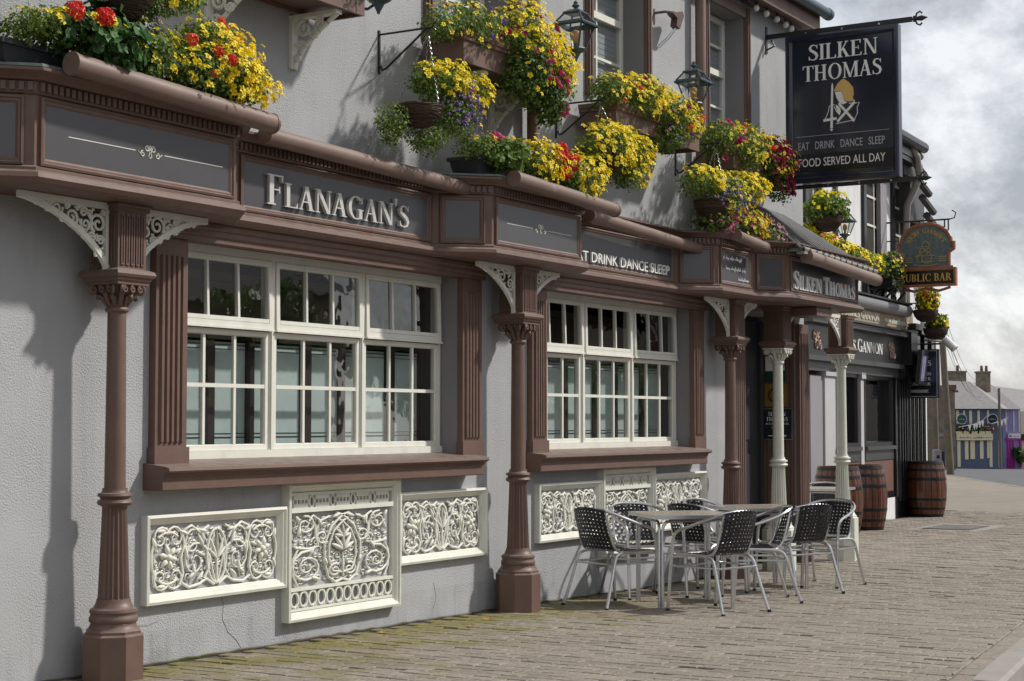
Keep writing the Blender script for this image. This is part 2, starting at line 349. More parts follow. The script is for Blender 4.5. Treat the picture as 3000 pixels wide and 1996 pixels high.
def obj(name, mb, mats, parent=None, smooth=False, kind=None, label=None, ang=40):
    return put(name, mb.mesh(name, mats, smooth, ang), parent, kind, label)
def thing(name, label, cat, loc=(0, 0, 0), group=None, local=False, rz=0.0):
    o = bpy.data.objects.new(name, None); COL.objects.link(o); o.location = loc; o.rotation_euler = (0, 0, rz)
    o.empty_display_size = .1
    o['label'] = label; o['category'] = cat; o['kind'] = 'thing'
    if group: o['group'] = group
    if local: o['_local'] = 1
    return o
def dup(root, loc, rz, label, group=None):
    def cp(o, par):
        c = o.copy(); COL.objects.link(c)
        if par is not None: c.parent = par
        for ch in o.children: cp(ch, c)
        return c
    r = cp(root, None); r.location = loc; r.rotation_euler = (0, 0, rz); r['label'] = label
    if group: r['group'] = group
    return r
WALLF = lambda u, v, d: (u, -d, v)           # the facade plane: u along the street, v up, d out of the wall
def wallf(y0): return lambda u, v, d: (u, y0 - d, v)
def planef(p, q):                              # vertical plane from plan point p to q, depth to the right of travel
    p = Vector(p); q = Vector(q); t = (q - p).normalized(); n = Vector((t.y, -t.x))
    return lambda u, v, d: (p.x + t.x * u + n.x * d, p.y + t.y * u + n.y * d, v)
def arc(cu, cv, r, a0, a1, n=10, ru=None):
    return [(cu + (ru or r) * math.cos(R(a0 + (a1 - a0) * i / n)), cv + r * math.sin(R(a0 + (a1 - a0) * i / n))) for i in range(n + 1)]
def spiral(cu, cv, r0, r1, a0, turns, n=None):
    n = n or max(8, int(abs(turns) * 12))
    return [(cu + (r0 + (r1 - r0) * i / n) * math.cos(R(a0) + 2 * math.pi * turns * i / n), cv + (r0 + (r1 - r0) * i / n) * math.sin(R(a0) + 2 * math.pi * turns * i / n)) for i in range(n + 1)]
GT = [(-60, .15), (0, .11), (6, .085), (10, .045), (14, -.03), (18, -.06), (24, -.10), (30, -.15), (45, -.3), (60, -.5), (90, -1.05), (150, -2.6), (400, -8)]
def gz(x): return float(np.interp(x, [a for a, b in GT], [b for a, b in GT]))

# ------------------------------------------------------------------ lettering
def glyph(ch):
    """serif capital as convex pieces in a unit cap height: (polygons, advance)"""
    T, t, sh = .155, .06, .045
    P = []
    def rect(x0, x1, y0, y1): P.append([(x0, y0), (x1, y0), (x1, y1), (x0, y1)])
    def ser(x0, x1, y): rect(x0 - .07, x1 + .07, y, y + sh)
    def stem(x, w=T, top=True, bot=True):
        rect(x, x + w, 0, 1)
        if top: ser(x, x + w, 1 - sh)
        if bot: ser(x, x + w, 0)
    def diag(x0, y0, x1, y1, w): P.append([(x0, y0), (x0 + w, y0), (x1 + w, y1), (x1, y1)])
    def ell(cx, cy, rx, ry, irx, iry, a0=0, a1=360, icx=None, n=20):
        icx = cx if icx is None else icx; n = max(4, int(n * abs(a1 - a0) / 360))
        o = [(cx + rx * math.cos(R(a0 + (a1 - a0) * i / n)), cy + ry * math.sin(R(a0 + (a1 - a0) * i / n))) for i in range(n + 1)]
        q = [(icx + irx * math.cos(R(a0 + (a1 - a0) * i / n)), cy + iry * math.sin(R(a0 + (a1 - a0) * i / n))) for i in range(n + 1)]
        for i in range(n): P.append([o[i], o[i + 1], q[i + 1], q[i]])
    def path(pts, ws):
        for i in range(len(pts) - 1):
            a, b = Vector(pts[i]), Vector(pts[i + 1])
            def nn(j):
                d = (Vector(pts[min(j + 1, len(pts) - 1)]) - Vector(pts[max(j - 1, 0)])).normalized(); return Vector((-d.y, d.x))
            n0, n1 = nn(i) * ws[i] / 2, nn(i + 1) * ws[i + 1] / 2
            P.append([tuple(a - n0), tuple(b - n1), tuple(b + n1), tuple(a + n0)])
    if ch == 'I': stem(.1); A = .36
    elif ch == 'L':
        stem(.08); rect(.235, .56, 0, sh); P.append([(.50, 0), (.58, 0), (.60, .22), (.57, .22)]); A = .64
    elif ch in 'FE':
        stem(.08); rect(.235, .56, 1 - sh, 1); P.append([(.52, .78), (.56, .78), (.57, 1), (.50, 1)])
        rect(.235, .44, .49, .53); P.append([(.42, .40), (.45, .40), (.45, .62), (.42, .62)]); A = .62
        if ch == 'E': rect(.235, .58, 0, sh); P.append([(.53, 0), (.60, 0), (.62, .22), (.585, .22)]); A = .68
    elif ch == 'T':
        stem(.26, top=False); rect(.02, .655, 1 - sh, 1)
        P.append([(.0, .78), (.035, .78), (.09, 1), (.02, 1)]); P.append([(.64, .78), (.675, .78), (.655, 1), (.585, 1)]); A = .68
    elif ch == 'H': stem(.08); stem(.54); rect(.235, .54, .48, .53); A = .82
    elif ch == 'A':
        diag(.05, 0, .33, 1, t); diag(.50, 0, .27, 1, T); rect(.15, .52, .32, .37); ser(.06, .10, 0); ser(.51, .64, 0); A = .74
    elif ch == 'N':
        rect(.10, .10 + t, 0, 1); ser(.10, .10 + t, 0); rect(.02, .20, 1 - sh, 1); diag(.58, 0, .08, 1, T)
        rect(.66, .66 + t, 0, 1); ser(.66, .66 + t, 1 - sh); A = .83
    elif ch == 'M':
        rect(.10, .10 + t, 0, 1); ser(.10, .10 + t, 0); diag(.40, .02, .08, 1, T * .9); diag(.42, .02, .74, 1, t); rect(.74, .74 + T, 0, 1); ser(.74, .74 + T, 0); ser(.78, .74 + T, 1 - sh); rect(.02, .18, 1 - sh, 1); A = .99
    elif ch == 'K':
        stem(.08); diag(.22, .42, .52, 1, t); diag(.52, 0, .26, .56, T); ser(.53, .66, 0); ser(.52, .56, 1 - sh); A = .74
    elif ch == 'O': ell(.43, .5, .40, .52, .25, .47); A = .86
    elif ch in 'CG':
        ell(.43, .5, .40, .52, .25, .47, 45, 318); P.append([(.68, .70), (.71, .70), (.72, .97), (.69, .97)]); A = .76
        if ch == 'G': rect(.56, .56 + T, .02, .42); ser(.56, .56 + T, .40); A = .84
        else: P.append([(.66, .08), (.70, .14), (.72, .28), (.69, .28)])
    elif ch == 'S':
        pts = [(.49, .80), (.44, .92), (.31, .985), (.17, .94), (.10, .80), (.14, .66), (.29, .55), (.43, .43), (.50, .27), (.44, .09), (.28, .015), (.12, .07), (.05, .20)]
        path(pts, [.04, .05, .06, .09, .13, .15, .17, .17, .14, .10, .06, .05, .04])
        P.append([(.48, .74), (.51, .74), (.52, .98), (.49, .98)]); P.append([(.04, .02), (.07, .02), (.07, .27), (.04, .27)]); A = .58
    elif ch in 'PRB':
        stem(.08); ell(.235, .74, .34, .26, .20, .215, -90, 90, n=24); A = .62
        if ch == 'R': diag(.56, 0, .30, .50, T); ser(.58, .70, 0); A = .74
        if ch == 'B': ell(.235, .26, .38, .27, .22, .22, -90, 90, n=24); A = .68
    elif ch == 'D': stem(.08); ell(.235, .5, .46, .5, .30, .455, -90, 90, n=28); A = .76
    elif ch == 'U':
        rect(.08, .08 + T, .26, 1); ser(.08, .08 + T, 1 - sh); rect(.60, .60 + t, .26, 1); ser(.60, .60 + t, 1 - sh); ell(.37, .28, .29, .30, .16, .24, 180, 360, icx=.40); A = .76
    elif ch == 'Q': ell(.43, .5, .40, .52, .25, .47); diag(.62, -.2, .42, .06, .14); A = .86
    elif ch == 'V': diag(.32, 0, .06, 1, T); diag(.36, 0, .60, 1, t); ser(.07, .20, 1 - sh); ser(.60, .66, 1 - sh); A = .74
    elif ch == 'W': diag(.26, 0, .05, 1, T * .9); diag(.30, 0, .46, 1, t); diag(.66, 0, .46, 1, T * .9); diag(.70, 0, .90, 1, t); A = 1.0
    elif ch == 'Y': rect(.30, .30 + T, 0, .45); ser(.30, .30 + T, 0); diag(.30, .42, .06, 1, T); diag(.40, .42, .62, 1, t); A = .74
    elif ch == "'": P.append([(.05, .66), (.10, .66), (.16, 1), (.02, 1)]); A = .22
    else: A = .34
    return P, A
def serif_layout(text, sizes):
    x = 0; out = []
    for i, c in enumerate(text):
        s = sizes[i] if isinstance(sizes, (list, tuple)) else sizes
        P, a = glyph(c); out.append((c, x, s, P)); x += a * s + .02
    return out, x - .02
def serif_text(text, fn, u0, u1, v0, cap, d, thick, m, parent, small=None, each='letter', vs=None):
    """raised serif lettering fitted between u0 and u1; each letter a part, or one part when each is None"""
    sizes = [1.0 if (small is None or i == 0 or text[i - 1] == ' ') else small for i in range(len(text))]
    lay, wd = serif_layout(text, sizes); k = (u1 - u0) / wd
    joined = MB()
    for c, x, s, P in lay:
        mb = joined if each is None else MB()
        for j, poly in enumerate(P):
            e = .0003 * j
            mb.prism([(u0 + (x + a * s) * k, v0 + b * s * cap + (0 if c != "'" else (1 - s) * cap)) for a, b in poly], fn, d, d + thick + e * (.5 if thick < .004 else 1))
        if each and P: obj(each, mb, m, parent)
    if each is None: return obj('lettering', joined, m, parent)
def sans_text(text, fn, u0, u1, v0, cap, d, thick, m, parent, name='lettering', shear=0.0, spacing=1.0):
    cu = bpy.data.curves.new('t', 'FONT'); cu.body = text; cu.resolution_u = 3; cu.extrude = .5; cu.shear = shear; cu.space_character = spacing
    o = bpy.data.objects.new('t', cu); COL.objects.link(o); bpy.context.view_layer.update()
    me = bpy.data.meshes.new_from_object(o.evaluated_get(bpy.context.evaluated_depsgraph_get()))
    bpy.data.objects.remove(o)
    V = np.array([v.co[:] for v in me.vertices]); x0, x1 = V[:, 0].min(), V[:, 0].max()
    for v in me.vertices:
        c = v.co; u = u0 + (c.x - x0) / (x1 - x0) * (u1 - u0); vv = v0 + c.y / .70 * cap; dd = d + (c.z + .5) * thick
        v.co = fn(u, vv, dd)
    me.materials.clear(); me.materials.append(m); me.name = name
    return put(name, me, parent)
# ------------------------------------------------------------------ ground
KERB = [(-14, -7.0), (6, -4.45), (8.95, -4.08), (11.15, -3.80), (13, -3.55), (20, -2.6), (28, -1.0), (36, 1.4), (45, 4.65), (52, 7.6), (60, 11.0), (72, 15.6), (90, 23)]
def kerb_y(x): return float(np.interp(x, [a for a, b in KERB], [b for a, b in KERB]))
xs = sorted(set([-60, -30, -14] + list(range(-10, 92, 2)) + [100, 120, 150, 200, 400]))
mb = MB()
for a, b in zip(xs[:-1], xs[1:]):
    mb.quad((a, -160, gz(a) - .125), (b, -160, gz(b) - .125), (b, 260, gz(b) - .125), (a, 260, gz(a) - .125))
road = obj('road', mb, asphalt, kind='structure'); road['label'] = 'grey asphalt road bending away beyond the pavement'
mb = MB(); px_ = [x for x in xs if -14 <= x <= 90]
for a, b in zip(px_[:-1], px_[1:]):
    mb.quad((a, kerb_y(a) + .02, gz(a) - .010), (b, kerb_y(b) + .02, gz(b) - .010), (b, 40, gz(b) - .010), (a, 40, gz(a) - .010))
pavement = obj('pavement', mb, joint_m, kind='structure'); pavement['label'] = 'earth-coloured brick paving with moss by the wall'
# beyond the bricks that can be told apart the sheet itself carries the paving material
mb = MB()
for a, b in zip([30, 34, 38, 42, 45, 50, 55, 60, 70], [34, 38, 42, 45, 50, 55, 60, 70, 90]):
    mb.quad((a, kerb_y(a) + .02, gz(a) - .004), (b, kerb_y(b) + .02, gz(b) - .004), (b, 40, gz(b) - .004), (a, 40, gz(a) - .004))
obj('far_paving', mb, paving, pavement)
def along(pts, step):
    out = []; 
    for (a, b) in zip(pts[:-1], pts[1:]):
        L = math.dist(a, b); n = max(1, round(L / step))
        for i in range(n): out.append(((a[0] + (b[0] - a[0]) * i / n, a[1] + (b[1] - a[1]) * i / n), (a[0] + (b[0] - a[0]) * (i + 1) / n, a[1] + (b[1] - a[1]) * (i + 1) / n)))
    return out
BW, BL, J = .108, .215, .0045
def brick_verts(x, y, w, l, rot=0):
    h = gz(x) + rnd.uniform(-.003, .003) - (.007 if rnd.random() < .04 else 0); tx, ty = rnd.uniform(-.02, .02), rnd.uniform(-.012, .012); c = .005; V = []
    for i, (sx, sy) in enumerate([(-1, -1), (1, -1), (1, 1), (-1, 1)]):
        V.append((x + sx * w / 2, y + sy * l / 2, h - .022))
    for sx, sy in [(-1, -1), (1, -1), (1, 1), (-1, 1)]:
        V.append((x + sx * w / 2, y + sy * l / 2, h - .005 + sx * w / 2 * tx + sy * l / 2 * ty))
    for sx, sy in [(-1, -1), (1, -1), (1, 1), (-1, 1)]:
        V.append((x + sx * (w / 2 - c), y + sy * (l / 2 - c), h + sx * w / 2 * tx + sy * l / 2 * ty))
    F = [(0, 1, 5, 4), (1, 2, 6, 5), (2, 3, 7, 6), (3, 0, 4, 7), (4, 5, 9, 8), (5, 6, 10, 9), (6, 7, 11, 10), (7, 4, 8, 11), (8, 9, 10, 11)]
    return V, F
far = MB(); near = []
ncol = int((30 - 4.6) / BW)
for i in range(ncol):
    x = 4.6 + i * BW; ky = kerb_y(x) + .135; y = (.0 if x < 17.2 else 2.1) - (BL / 2 if i % 2 else 0) - .03
    while y - .05 > ky:
        ye = max(y - BL, ky); w_, l_ = BW - J - rnd.uniform(0, .003), y - ye - J - rnd.uniform(0, .005); yc = (y + ye) / 2
        d = math.hypot(x, yc + 6.6); ang = math.degrees(math.atan2(yc + 6.6, x))
        if 12 < ang < 50:
            if x > 7.4 and d < 12: near.append((d, x, yc, w_, l_))
            else: far.add(*brick_verts(x, yc, w_, l_))
        y -= BL
for p, q in along([k_ for k_ in KERB if 2 < k_[0] < 40], .236):
    m_ = (Vector(p) + Vector(q)) / 2; d_ = Vector(q) - Vector(p); a_ = math.atan2(d_.y, d_.x); V, F = brick_verts(0, 0, d_.length - J, .112); n_ = Vector((-d_.y, d_.x)).normalized() * .068
    far.add([(m_.x + n_.x + v[0] * math.cos(a_) - v[1] * math.sin(a_), m_.y + n_.y + v[0] * math.sin(a_) + v[1] * math.cos(a_), v[2] - gz(0) + gz(m_.x)) for v in V], F)
near.sort()
for k, (d, x, y, w_, l_) in enumerate(near):
    if k < 290:
        b_ = MB(); V, F = brick_verts(x, y, w_, l_); b_.add(V, F); obj('paving_brick', b_, paving, pavement)
    else: far.add(*brick_verts(x, y, w_, l_))
obj('paving_bricks', far, paving, pavement, kind='stuff')
# kerb stones
kerb = obj('kerb', (lambda m_: (m_.add([(-14, -7.1, -.2), (-13.9, -7.1, -.2), (-14, -7.0, -.2)], [(0, 1, 2)]), m_)[1])(MB()), concrete, kind='structure'); kerb['label'] = 'pale concrete kerb along the pavement edge'
kfar = MB()
for p, q in along(KERB[1:-1], .92):
    d = Vector(q) - Vector(p); n = Vector((d.y, -d.x)).normalized(); g = d.normalized() * .006
    b_ = MB() if p[0] < 16 else kfar
    z0, z1 = gz(p[0]), gz(q[0]); P0_, P1_ = Vector(p) + g, Vector(q) - g; c = .02; jz = rnd.uniform(-.004, .004)
    prof = [(-.01, -.14), (-.01, .004 + jz), (.125, .002 + jz), (.145, -.02 + jz), (.150, -.14)]
    b_.add([(P0_.x + n.x * o, P0_.y + n.y * o, z0 + z) for o, z in prof] + [(P1_.x + n.x * o, P1_.y + n.y * o, z1 + z) for o, z in prof],
           [(i, i + 5, i + 6, i + 1) for i in range(4)] + [(0, 1, 2, 3, 4), (9, 8, 7, 6, 5)])
    if p[0] < 16: obj('kerb_stone', b_, concrete, kerb)
obj('kerb_stones', kfar, concrete, kerb, kind='stuff')
mb = MB()
for o in (.45, .75):
    pts = [p for p in KERB if p[0] >= 28]; pts = [(p[0], p[1]) for p in pts]
    for p, q in along(pts, 3):
        d = Vector(q) - Vector(p); n = Vector((d.y, -d.x)).normalized()
        A, B, C_, D = [Vector(v) + n * k for v, k in ((p, o), (q, o), (q, o + .12), (p, o + .12))]
        mb.quad(*[(v.x, v.y, gz(v.x) - .119) for v in (A, B, C_, D)])
yl = obj('road_marking', mb, yline, kind='structure'); yl['label'] = 'double yellow lines curving along the far kerb'
# drain grate
g = thing('drain_grate', 'rectangular metal drain grate in a pale surround set in the pavement', 'drain grate', (24.3, .45, gz(24.3)))
mb = MB(); z = gz(24.3) + .004
mb.box(23.45, 25.15, -.05, .95, z - .02, z)
obj('surround', mb, concrete, g)
mb = MB(); mb.box(23.75, 24.85, .12, .80, z + .001, z + .004); obj('pit', mb, dark_in, g)
for k in range(9):
    mb = MB(); x0 = 23.78 + k * .12; mb.box(x0, x0 + .06, .13, .79, z + .004, z + .012); obj('bar', mb, concrete, g)
for li_, (x, y, s_) in enumerate([(8.98, -.22, .05), (10.05, -.35, .04), (11.35, -.9, .03), (9.6, -.5, .03), (12.4, -2.1, .03)]):
    mb = MB(); z = gz(x) + .006; a = rnd.uniform(0, 6)
    pts = [(x + s_ * math.cos(a + t) * (1 if i % 2 else .35), y + s_ * math.sin(a + t) * (1 if i % 2 else .35), z + rnd.uniform(0, .012)) for i, t in enumerate(np.linspace(0, 6.28, 9)[:-1])]
    mb.poly(pts); o = obj('fallen_leaf', mb, leaf_litter); o['category'] = 'leaf'; o['group'] = 'dry leaves on the paving'; o['label'] = 'small dry yellow leaf lying on the paving ' + ['near the foot of the first cream panel', 'left of the second brown column', 'under the left end chair', 'by the wall before the second column', 'in front of the tables'][li_]

# ------------------------------------------------------------------ the pub
pub = thing('pub_building', 'long grey rendered pub with brown painted shopfront and cream windows', 'building', (6.5, 0, .08))
HOLES = [(7.27, 10.2, 1.2, 2.50), (11.42, 14.19, 1.2, 2.50), (15.38, 16.84, -.2, 2.56), (5.2, 6.3, 4.2, 5.5), (7.6, 8.7, 4.2, 5.5), (9.85, 10.9, 4.2, 5.5), (12.25, 13.25, 4.2, 5.5), (14.6, 15.5, 4.2, 5.5)]
XW0, XW1, ZW1 = -1.5, 17.1, 5.66
gx = sorted(set([XW0, XW1, 1, 3] + [h[0] for h in HOLES] + [h[1] for h in HOLES])); gzz = sorted(set([-.25, .26, ZW1] + [h[2] for h in HOLES] + [h[3] for h in HOLES]))
mb = MB(); mbb = MB()
for i in range(len(gx) - 1):
    for j in range(len(gzz) - 1):
        cx, cz = (gx[i] + gx[i + 1]) / 2, (gzz[j] + gzz[j + 1]) / 2
        if any(h[0] < cx < h[1] and h[2] < cz < h[3] for h in HOLES): continue
        (mbb if gzz[j + 1] <= .27 else mb).quad((gx[i], 0, gzz[j]), (gx[i + 1], 0, gzz[j]), (gx[i + 1], 0, gzz[j + 1]), (gx[i], 0, gzz[j + 1]))
REV = []
for h in HOLES:
    mbr = MB(); REV.append(mbr)
    d = .15 if h[3] < 3 else .22
    if h[2] < 0: d = .40
    for a, b in (((h[0], h[2]), (h[0], h[3])), ((h[0], h[3]), (h[1], h[3])), ((h[1], h[3]), (h[1], h[2])), ((h[1], h[2]), (h[0], h[2]))):
        mbr.quad((a[0], 0, a[1]), (a[0], d, a[1]), (b[0], d, b[1]), (b[0], 0, b[1]))
mb.quad((XW1, 0, -.25), (XW1, 9, -.25), (XW1, 9, ZW1), (XW1, 0, ZW1)); mb.quad((XW0, 0, -.25), (XW0, 9, -.25), (XW0, 9, ZW1), (XW0, 0, ZW1)); mb.quad((XW0, 9, -.25), (XW1, 9, -.25), (XW1, 9, ZW1), (XW0, 9, ZW1))
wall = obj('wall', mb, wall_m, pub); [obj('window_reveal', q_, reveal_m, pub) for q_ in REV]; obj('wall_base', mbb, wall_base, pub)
# plaster cracks, thin dark hairlines
mb = MB()
for pts in ([(7.62, .44), (7.66, .36), (7.65, .27), (7.70, .19), (7.78, .13), (7.83, .07)], [(6.95, .30), (7.02, .295), (7.10, .31)], [(5.2, .36), (5.45, .35), (5.6, .37), (5.8, .355)], [(11.1, .42), (11.12, .3), (11.06, .2)], [(9.9, .30), (9.93, .20), (9.9, .12)]):
    mb.tube([(u, -.0005, v) for u, v in pts], .0018, 4)
obj('crack', mb, crack_m, pub)
mb = MB(); mb.tube([(x, -.004 - rnd.uniform(0, .012), gz(x) + .004 + rnd.uniform(-.004, .006)) for x in np.arange(5, 15.3, .09)], .007, 5)
obj('wall_foot_joint', mb, joint_m, pub)

# shared dark rooms behind the panes
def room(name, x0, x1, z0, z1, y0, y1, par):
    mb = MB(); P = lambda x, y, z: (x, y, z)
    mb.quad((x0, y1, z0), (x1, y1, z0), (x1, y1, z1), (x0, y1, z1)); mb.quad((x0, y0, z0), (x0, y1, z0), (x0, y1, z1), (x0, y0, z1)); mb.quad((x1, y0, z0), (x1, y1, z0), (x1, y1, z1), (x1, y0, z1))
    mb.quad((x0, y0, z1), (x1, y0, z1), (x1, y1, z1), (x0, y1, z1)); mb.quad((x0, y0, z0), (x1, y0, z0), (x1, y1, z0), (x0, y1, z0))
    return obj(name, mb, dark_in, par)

def pub_window(x0, x1, sill_top, mull, zt=2.475, zm=2.05, zb=1.225, zmid=1.655, lbl=None):
    Y = .15; F = wallf(Y)
    mb = MB()
    mb.fbox(F, x0, x1, zb - .03, zb + .035, -.06, .03); mb.fbox(F, x0, x1, zt - .03, zt + .02, -.06, .02)
    edges = [x0] + mull + [x1]
    for i, x in enumerate(edges):
        wq = .022
        a = max(x - wq, x0); b = min(x + wq, x1)
        mb.fbox(F, a, b, zb + .035, zt - .03, -.06, .012)
        if 0 < i < len(edges) - 1: mb.fbox(F, x - .012, x + .012, zb + .036, zt - .031, .012, .022)
    win = obj('window', mb, cream, pub, label=lbl)
    for i in range(3):
        a, b = edges[i] + .023, edges[i + 1] - .023
        # top-hung upper sash, standing a little open
        tilt = [.014, .008, .011][i]
        FT = lambda u, v, d, t_=tilt: (u, Y - d - t_ * (zt - v) / (zt - zm), v)
        s_ = MB(); s_.ring(FT, a, b, zm - .035, zt - .032, [(0, -.01), (0, .026), (.032, .026), (.036, .018), (.036, -.008)])
        s_.fbox(FT, a + .036, b - .036, zm + .0005, zm + .026, -.007, .025)
        s_.fbox(FT, a - .006, b + .006, zm - .048, zm - .0345, .0, .034)
        pw = (b - a - .072) / 3
        for k in (1, 2): s_.fbox(FT, a + .036 + pw * k - .0095, a + .036 + pw * k + .0095, zm + .0265, zt - .068, -.006, .020)
        up = obj('upper_sash', s_, cream, win)
        for k in range(3):
            g_ = MB(); g_.quad(*[FT(u, v, .004) for u, v in ((a + .036 + pw * k, zm), (a + .036 + pw * (k + 1), zm), (a + .036 + pw * (k + 1), zt - .066), (a + .036 + pw * k, zt - .066))]); obj('pane', g_, glass, win)
        s_ = MB(); s_.ring(F, a, b, zb + .036, zm - .052, [(0, -.03), (0, .005), (.030, .005), (.036, -.004), (.036, -.03)])
        s_.fbox(F, a + .036, b - .036, zmid - .012, zmid + .012, -.02, .003)
        pw = (b - a - .072) / 3
        for k in (1, 2):
            for (v0, v1) in ((zb + .073, zmid - .0125), (zmid + .0125, zm - .089)):
                s_.fbox(F, a + .036 + pw * k - .011, a + .036 + pw * k + .011, v0, v1, -.018, .001)
        lo = obj('lower_sash', s_, cream, win)
        for k in range(3):
            for (v0, v1) in ((zb + .07, zmid), (zmid, zm - .085)):
                g_ = MB(); g_.quad(*[F(u, v, -.010) for u, v in ((a + .034 + pw * k, v0), (a + .036 + pw * (k + 1), v0), (a + .036 + pw * (k + 1), v1), (a + .034 + pw * k, v1))]); obj('pane', g_, glass, win)
        # frosted privacy screen in a dark timber frame behind the lower sash
        mid = (a + b) / 2
        for (fa, fb) in ((a - .02, a + (b - a) * .50), (a + (b - a) * .62, b - .045)):
            q = MB(); q.box(fa, fb, .30, .315, 1.26, 1.93); q.box(fa, fb, .295, .2999, 1.335, 1.341, 1); q.box(fa, fb, .295, .2999, 1.36, 1.364, 1); q.box(fa, fb, .295, .2999, 1.885, 1.889, 1); q.box(fa, fb, .295, .2999, 1.91, 1.916, 1)
            obj('frosted_screen', q, [frost, dark_wood], win)
        q = MB(); q.box(a + (b - a) * .50 + .002, a + (b - a) * .62 - .002, .28, .36, 1.2, 2.0); q.box(b - .043, b + .026, .28, .36, 1.2, 2.0); q.box(a - .02, b + .02, .27, .37, 1.945, 2.01)
        obj('screen_post', q, dark_wood, win)
    q = MB(); q.box(x0 + .02, x1 - .02, .75, .80, 2.13, 2.42); q.box(x0 + .02, x1 - .3, .70, .745, 2.36, 2.42); obj('pelmet', q, tan_in, win)
    q = MB()
    for k in range(3):
        xx = x0 + .5 + .9 * k; q.tube([(xx, 1.1, 2.5), (xx, 1.1, 2.32)], .008, 5); q.lathe([(.03, 2.32), (.10, 2.24), (.12, 2.18)], xx, 1.1, 12, caps=False)
    q.box(x0, x1, 1.8, 1.9, 2.36, 2.50); q.box(x0 + .3, x0 + .42, 2.3, 2.45, 1.2, 2.5); q.box(x1 - .9, x1 - .78, 2.3, 2.45, 1.2, 2.5); obj('interior_fittings', q, tan_in, win)
    room('room', x0 - .02, x1 + .02, 1.19, 2.52, .17, 2.6, win)
    return win
pub_window(7.30, 10.19, 1.2, [8.262, 9.225], lbl='first cream window from the left, three sashes wide')
pub_window(11.45, 14.18, 1.2, [12.36, 13.27], lbl='second cream window, behind the chairs')
def sill(x0, x1):
    mb = MB(); prof = [(-.14, 1.215), (.165, 1.185), (.195, 1.178), (.20, 1.16), (.185, 1.148), (.165, 1.145), (.155, 1.125), (.15, 1.12), (.15, 1.055), (.145, 1.05), (-.005, 1.05)]
    mb.sweep(prof, [(x0, 0), (x1, 0)]); obj('window_sill', mb, brown, pub)
sill(6.97, 10.33); sill(11.16, 14.24)
def pilaster(x0, x1, z0, z1, n=5, y=0.0, m=None):
    mb = MB(); F = wallf(y); mb.fbox(F, x0, x1, z0, z1, .001, .05); mb.fbox(F, x0 - .012, x1 + .012, z0, z0 + .10, .002, .062); 
    W_ = x1 - x0; p = (W_ - .05) / n
    for k in range(n):
        a = x0 + .025 + p * k + p * .12; b = x0 + .025 + p * (k + 1) - p * .12; c = (a + b) / 2; q = (b - a) / 2
        pts = [(a, .05), (c - q * .6, .066), (c + q * .6, .066), (b, .05)]
        v0, v1 = z0 + .13, z1 - .10
        mb.add([F(u, v0, d) for u, d in pts] + [F(u, v1, d) for u, d in pts], [(0, 1, 5, 4), (1, 2, 6, 5), (2, 3, 7, 6), (3, 2, 1, 0), (4, 5, 6, 7)])
    obj('pilaster', mb, m or brown, pub)
pilaster(7.01, 7.27, 1.19, 2.478); pilaster(10.2, 10.46, 1.19, 2.478); pilaster(11.20, 11.43, 1.19, 2.478); pilaster(14.18, 14.40, 1.19, 2.478)
pilaster(15.08, 15.38, .0, 2.478); pilaster(16.84, 17.10, -.05, 2.478)
# stepped architraves over the windows
for (x0, x1) in ((7.0, 10.47), (11.19, 14.41)):
    mb = MB(); mb.sweep([(-.02, 2.48), (.078, 2.48), (.078, 2.508), (.088, 2.512), (.094, 2.520), (.094, 2.545), (.104, 2.549), (.112, 2.558), (.112, 2.586), (-.02, 2.586)], [(x0, 0), (x1, 0)]); obj('architrave', mb, brown, pub)
# fascia: one continuous moulded run with three canted bays and the porch
RUN = [(4.2, -.12), (5.45, -.12), (5.75, -.42), (7.25, -.42), (7.55, -.12), (9.70, -.12), (10.0, -.42), (11.32, -.42), (11.62, -.12), (13.62, -.12), (13.9, -.42), (14.69, -.42), (15.06, -.64), (17.0, -.64), (17.0, .10)]
mb = MB()
mb.sweep([(-.06, 2.588), (.018, 2.588), (.040, 2.600), (.056, 2.622), (.050, 2.646), (.030, 2.654), (.022, 2.660), (.022, 2.674), (.008, 2.682), (0, 2.684), (0, 3.030), (.012, 3.036), (.018, 3.044), (.018, 3.094), (.045, 3.100), (.062, 3.118), (.092, 3.130), (.10, 3.135), (.10, 3.150), (-.06, 3.156)], RUN)
fas = obj('fascia_moulding', mb, brown, pub, smooth=True, ang=25)
mb = MB()
for pl in ([(5.45, -.10), (5.75, -.40), (7.25, -.40), (7.55, -.10)], [(9.7, -.10), (10, -.40), (11.32, -.40), (11.62, -.10)], [(13.62, -.10), (13.9, -.40), (14.69, -.40), (15.06, -.60), (16.98, -.60), (16.98, 0), (13.62, 0)]):
    mb.poly([(x, y, 2.590) for x, y in pl]); mb.poly([(x, y, 3.153) for x, y in pl])
for (a, b) in ((4.2, 17.0),):
    mb.quad((a, 0, 3.151), (b, 0, 3.151), (b, -.13, 3.151), (a, -.13, 3.151)); mb.quad((a, 0, 2.591), (b, 0, 2.591), (b, -.13, 2.591), (a, -.13, 2.591))
obj('fascia_soffit', mb, brown, pub)
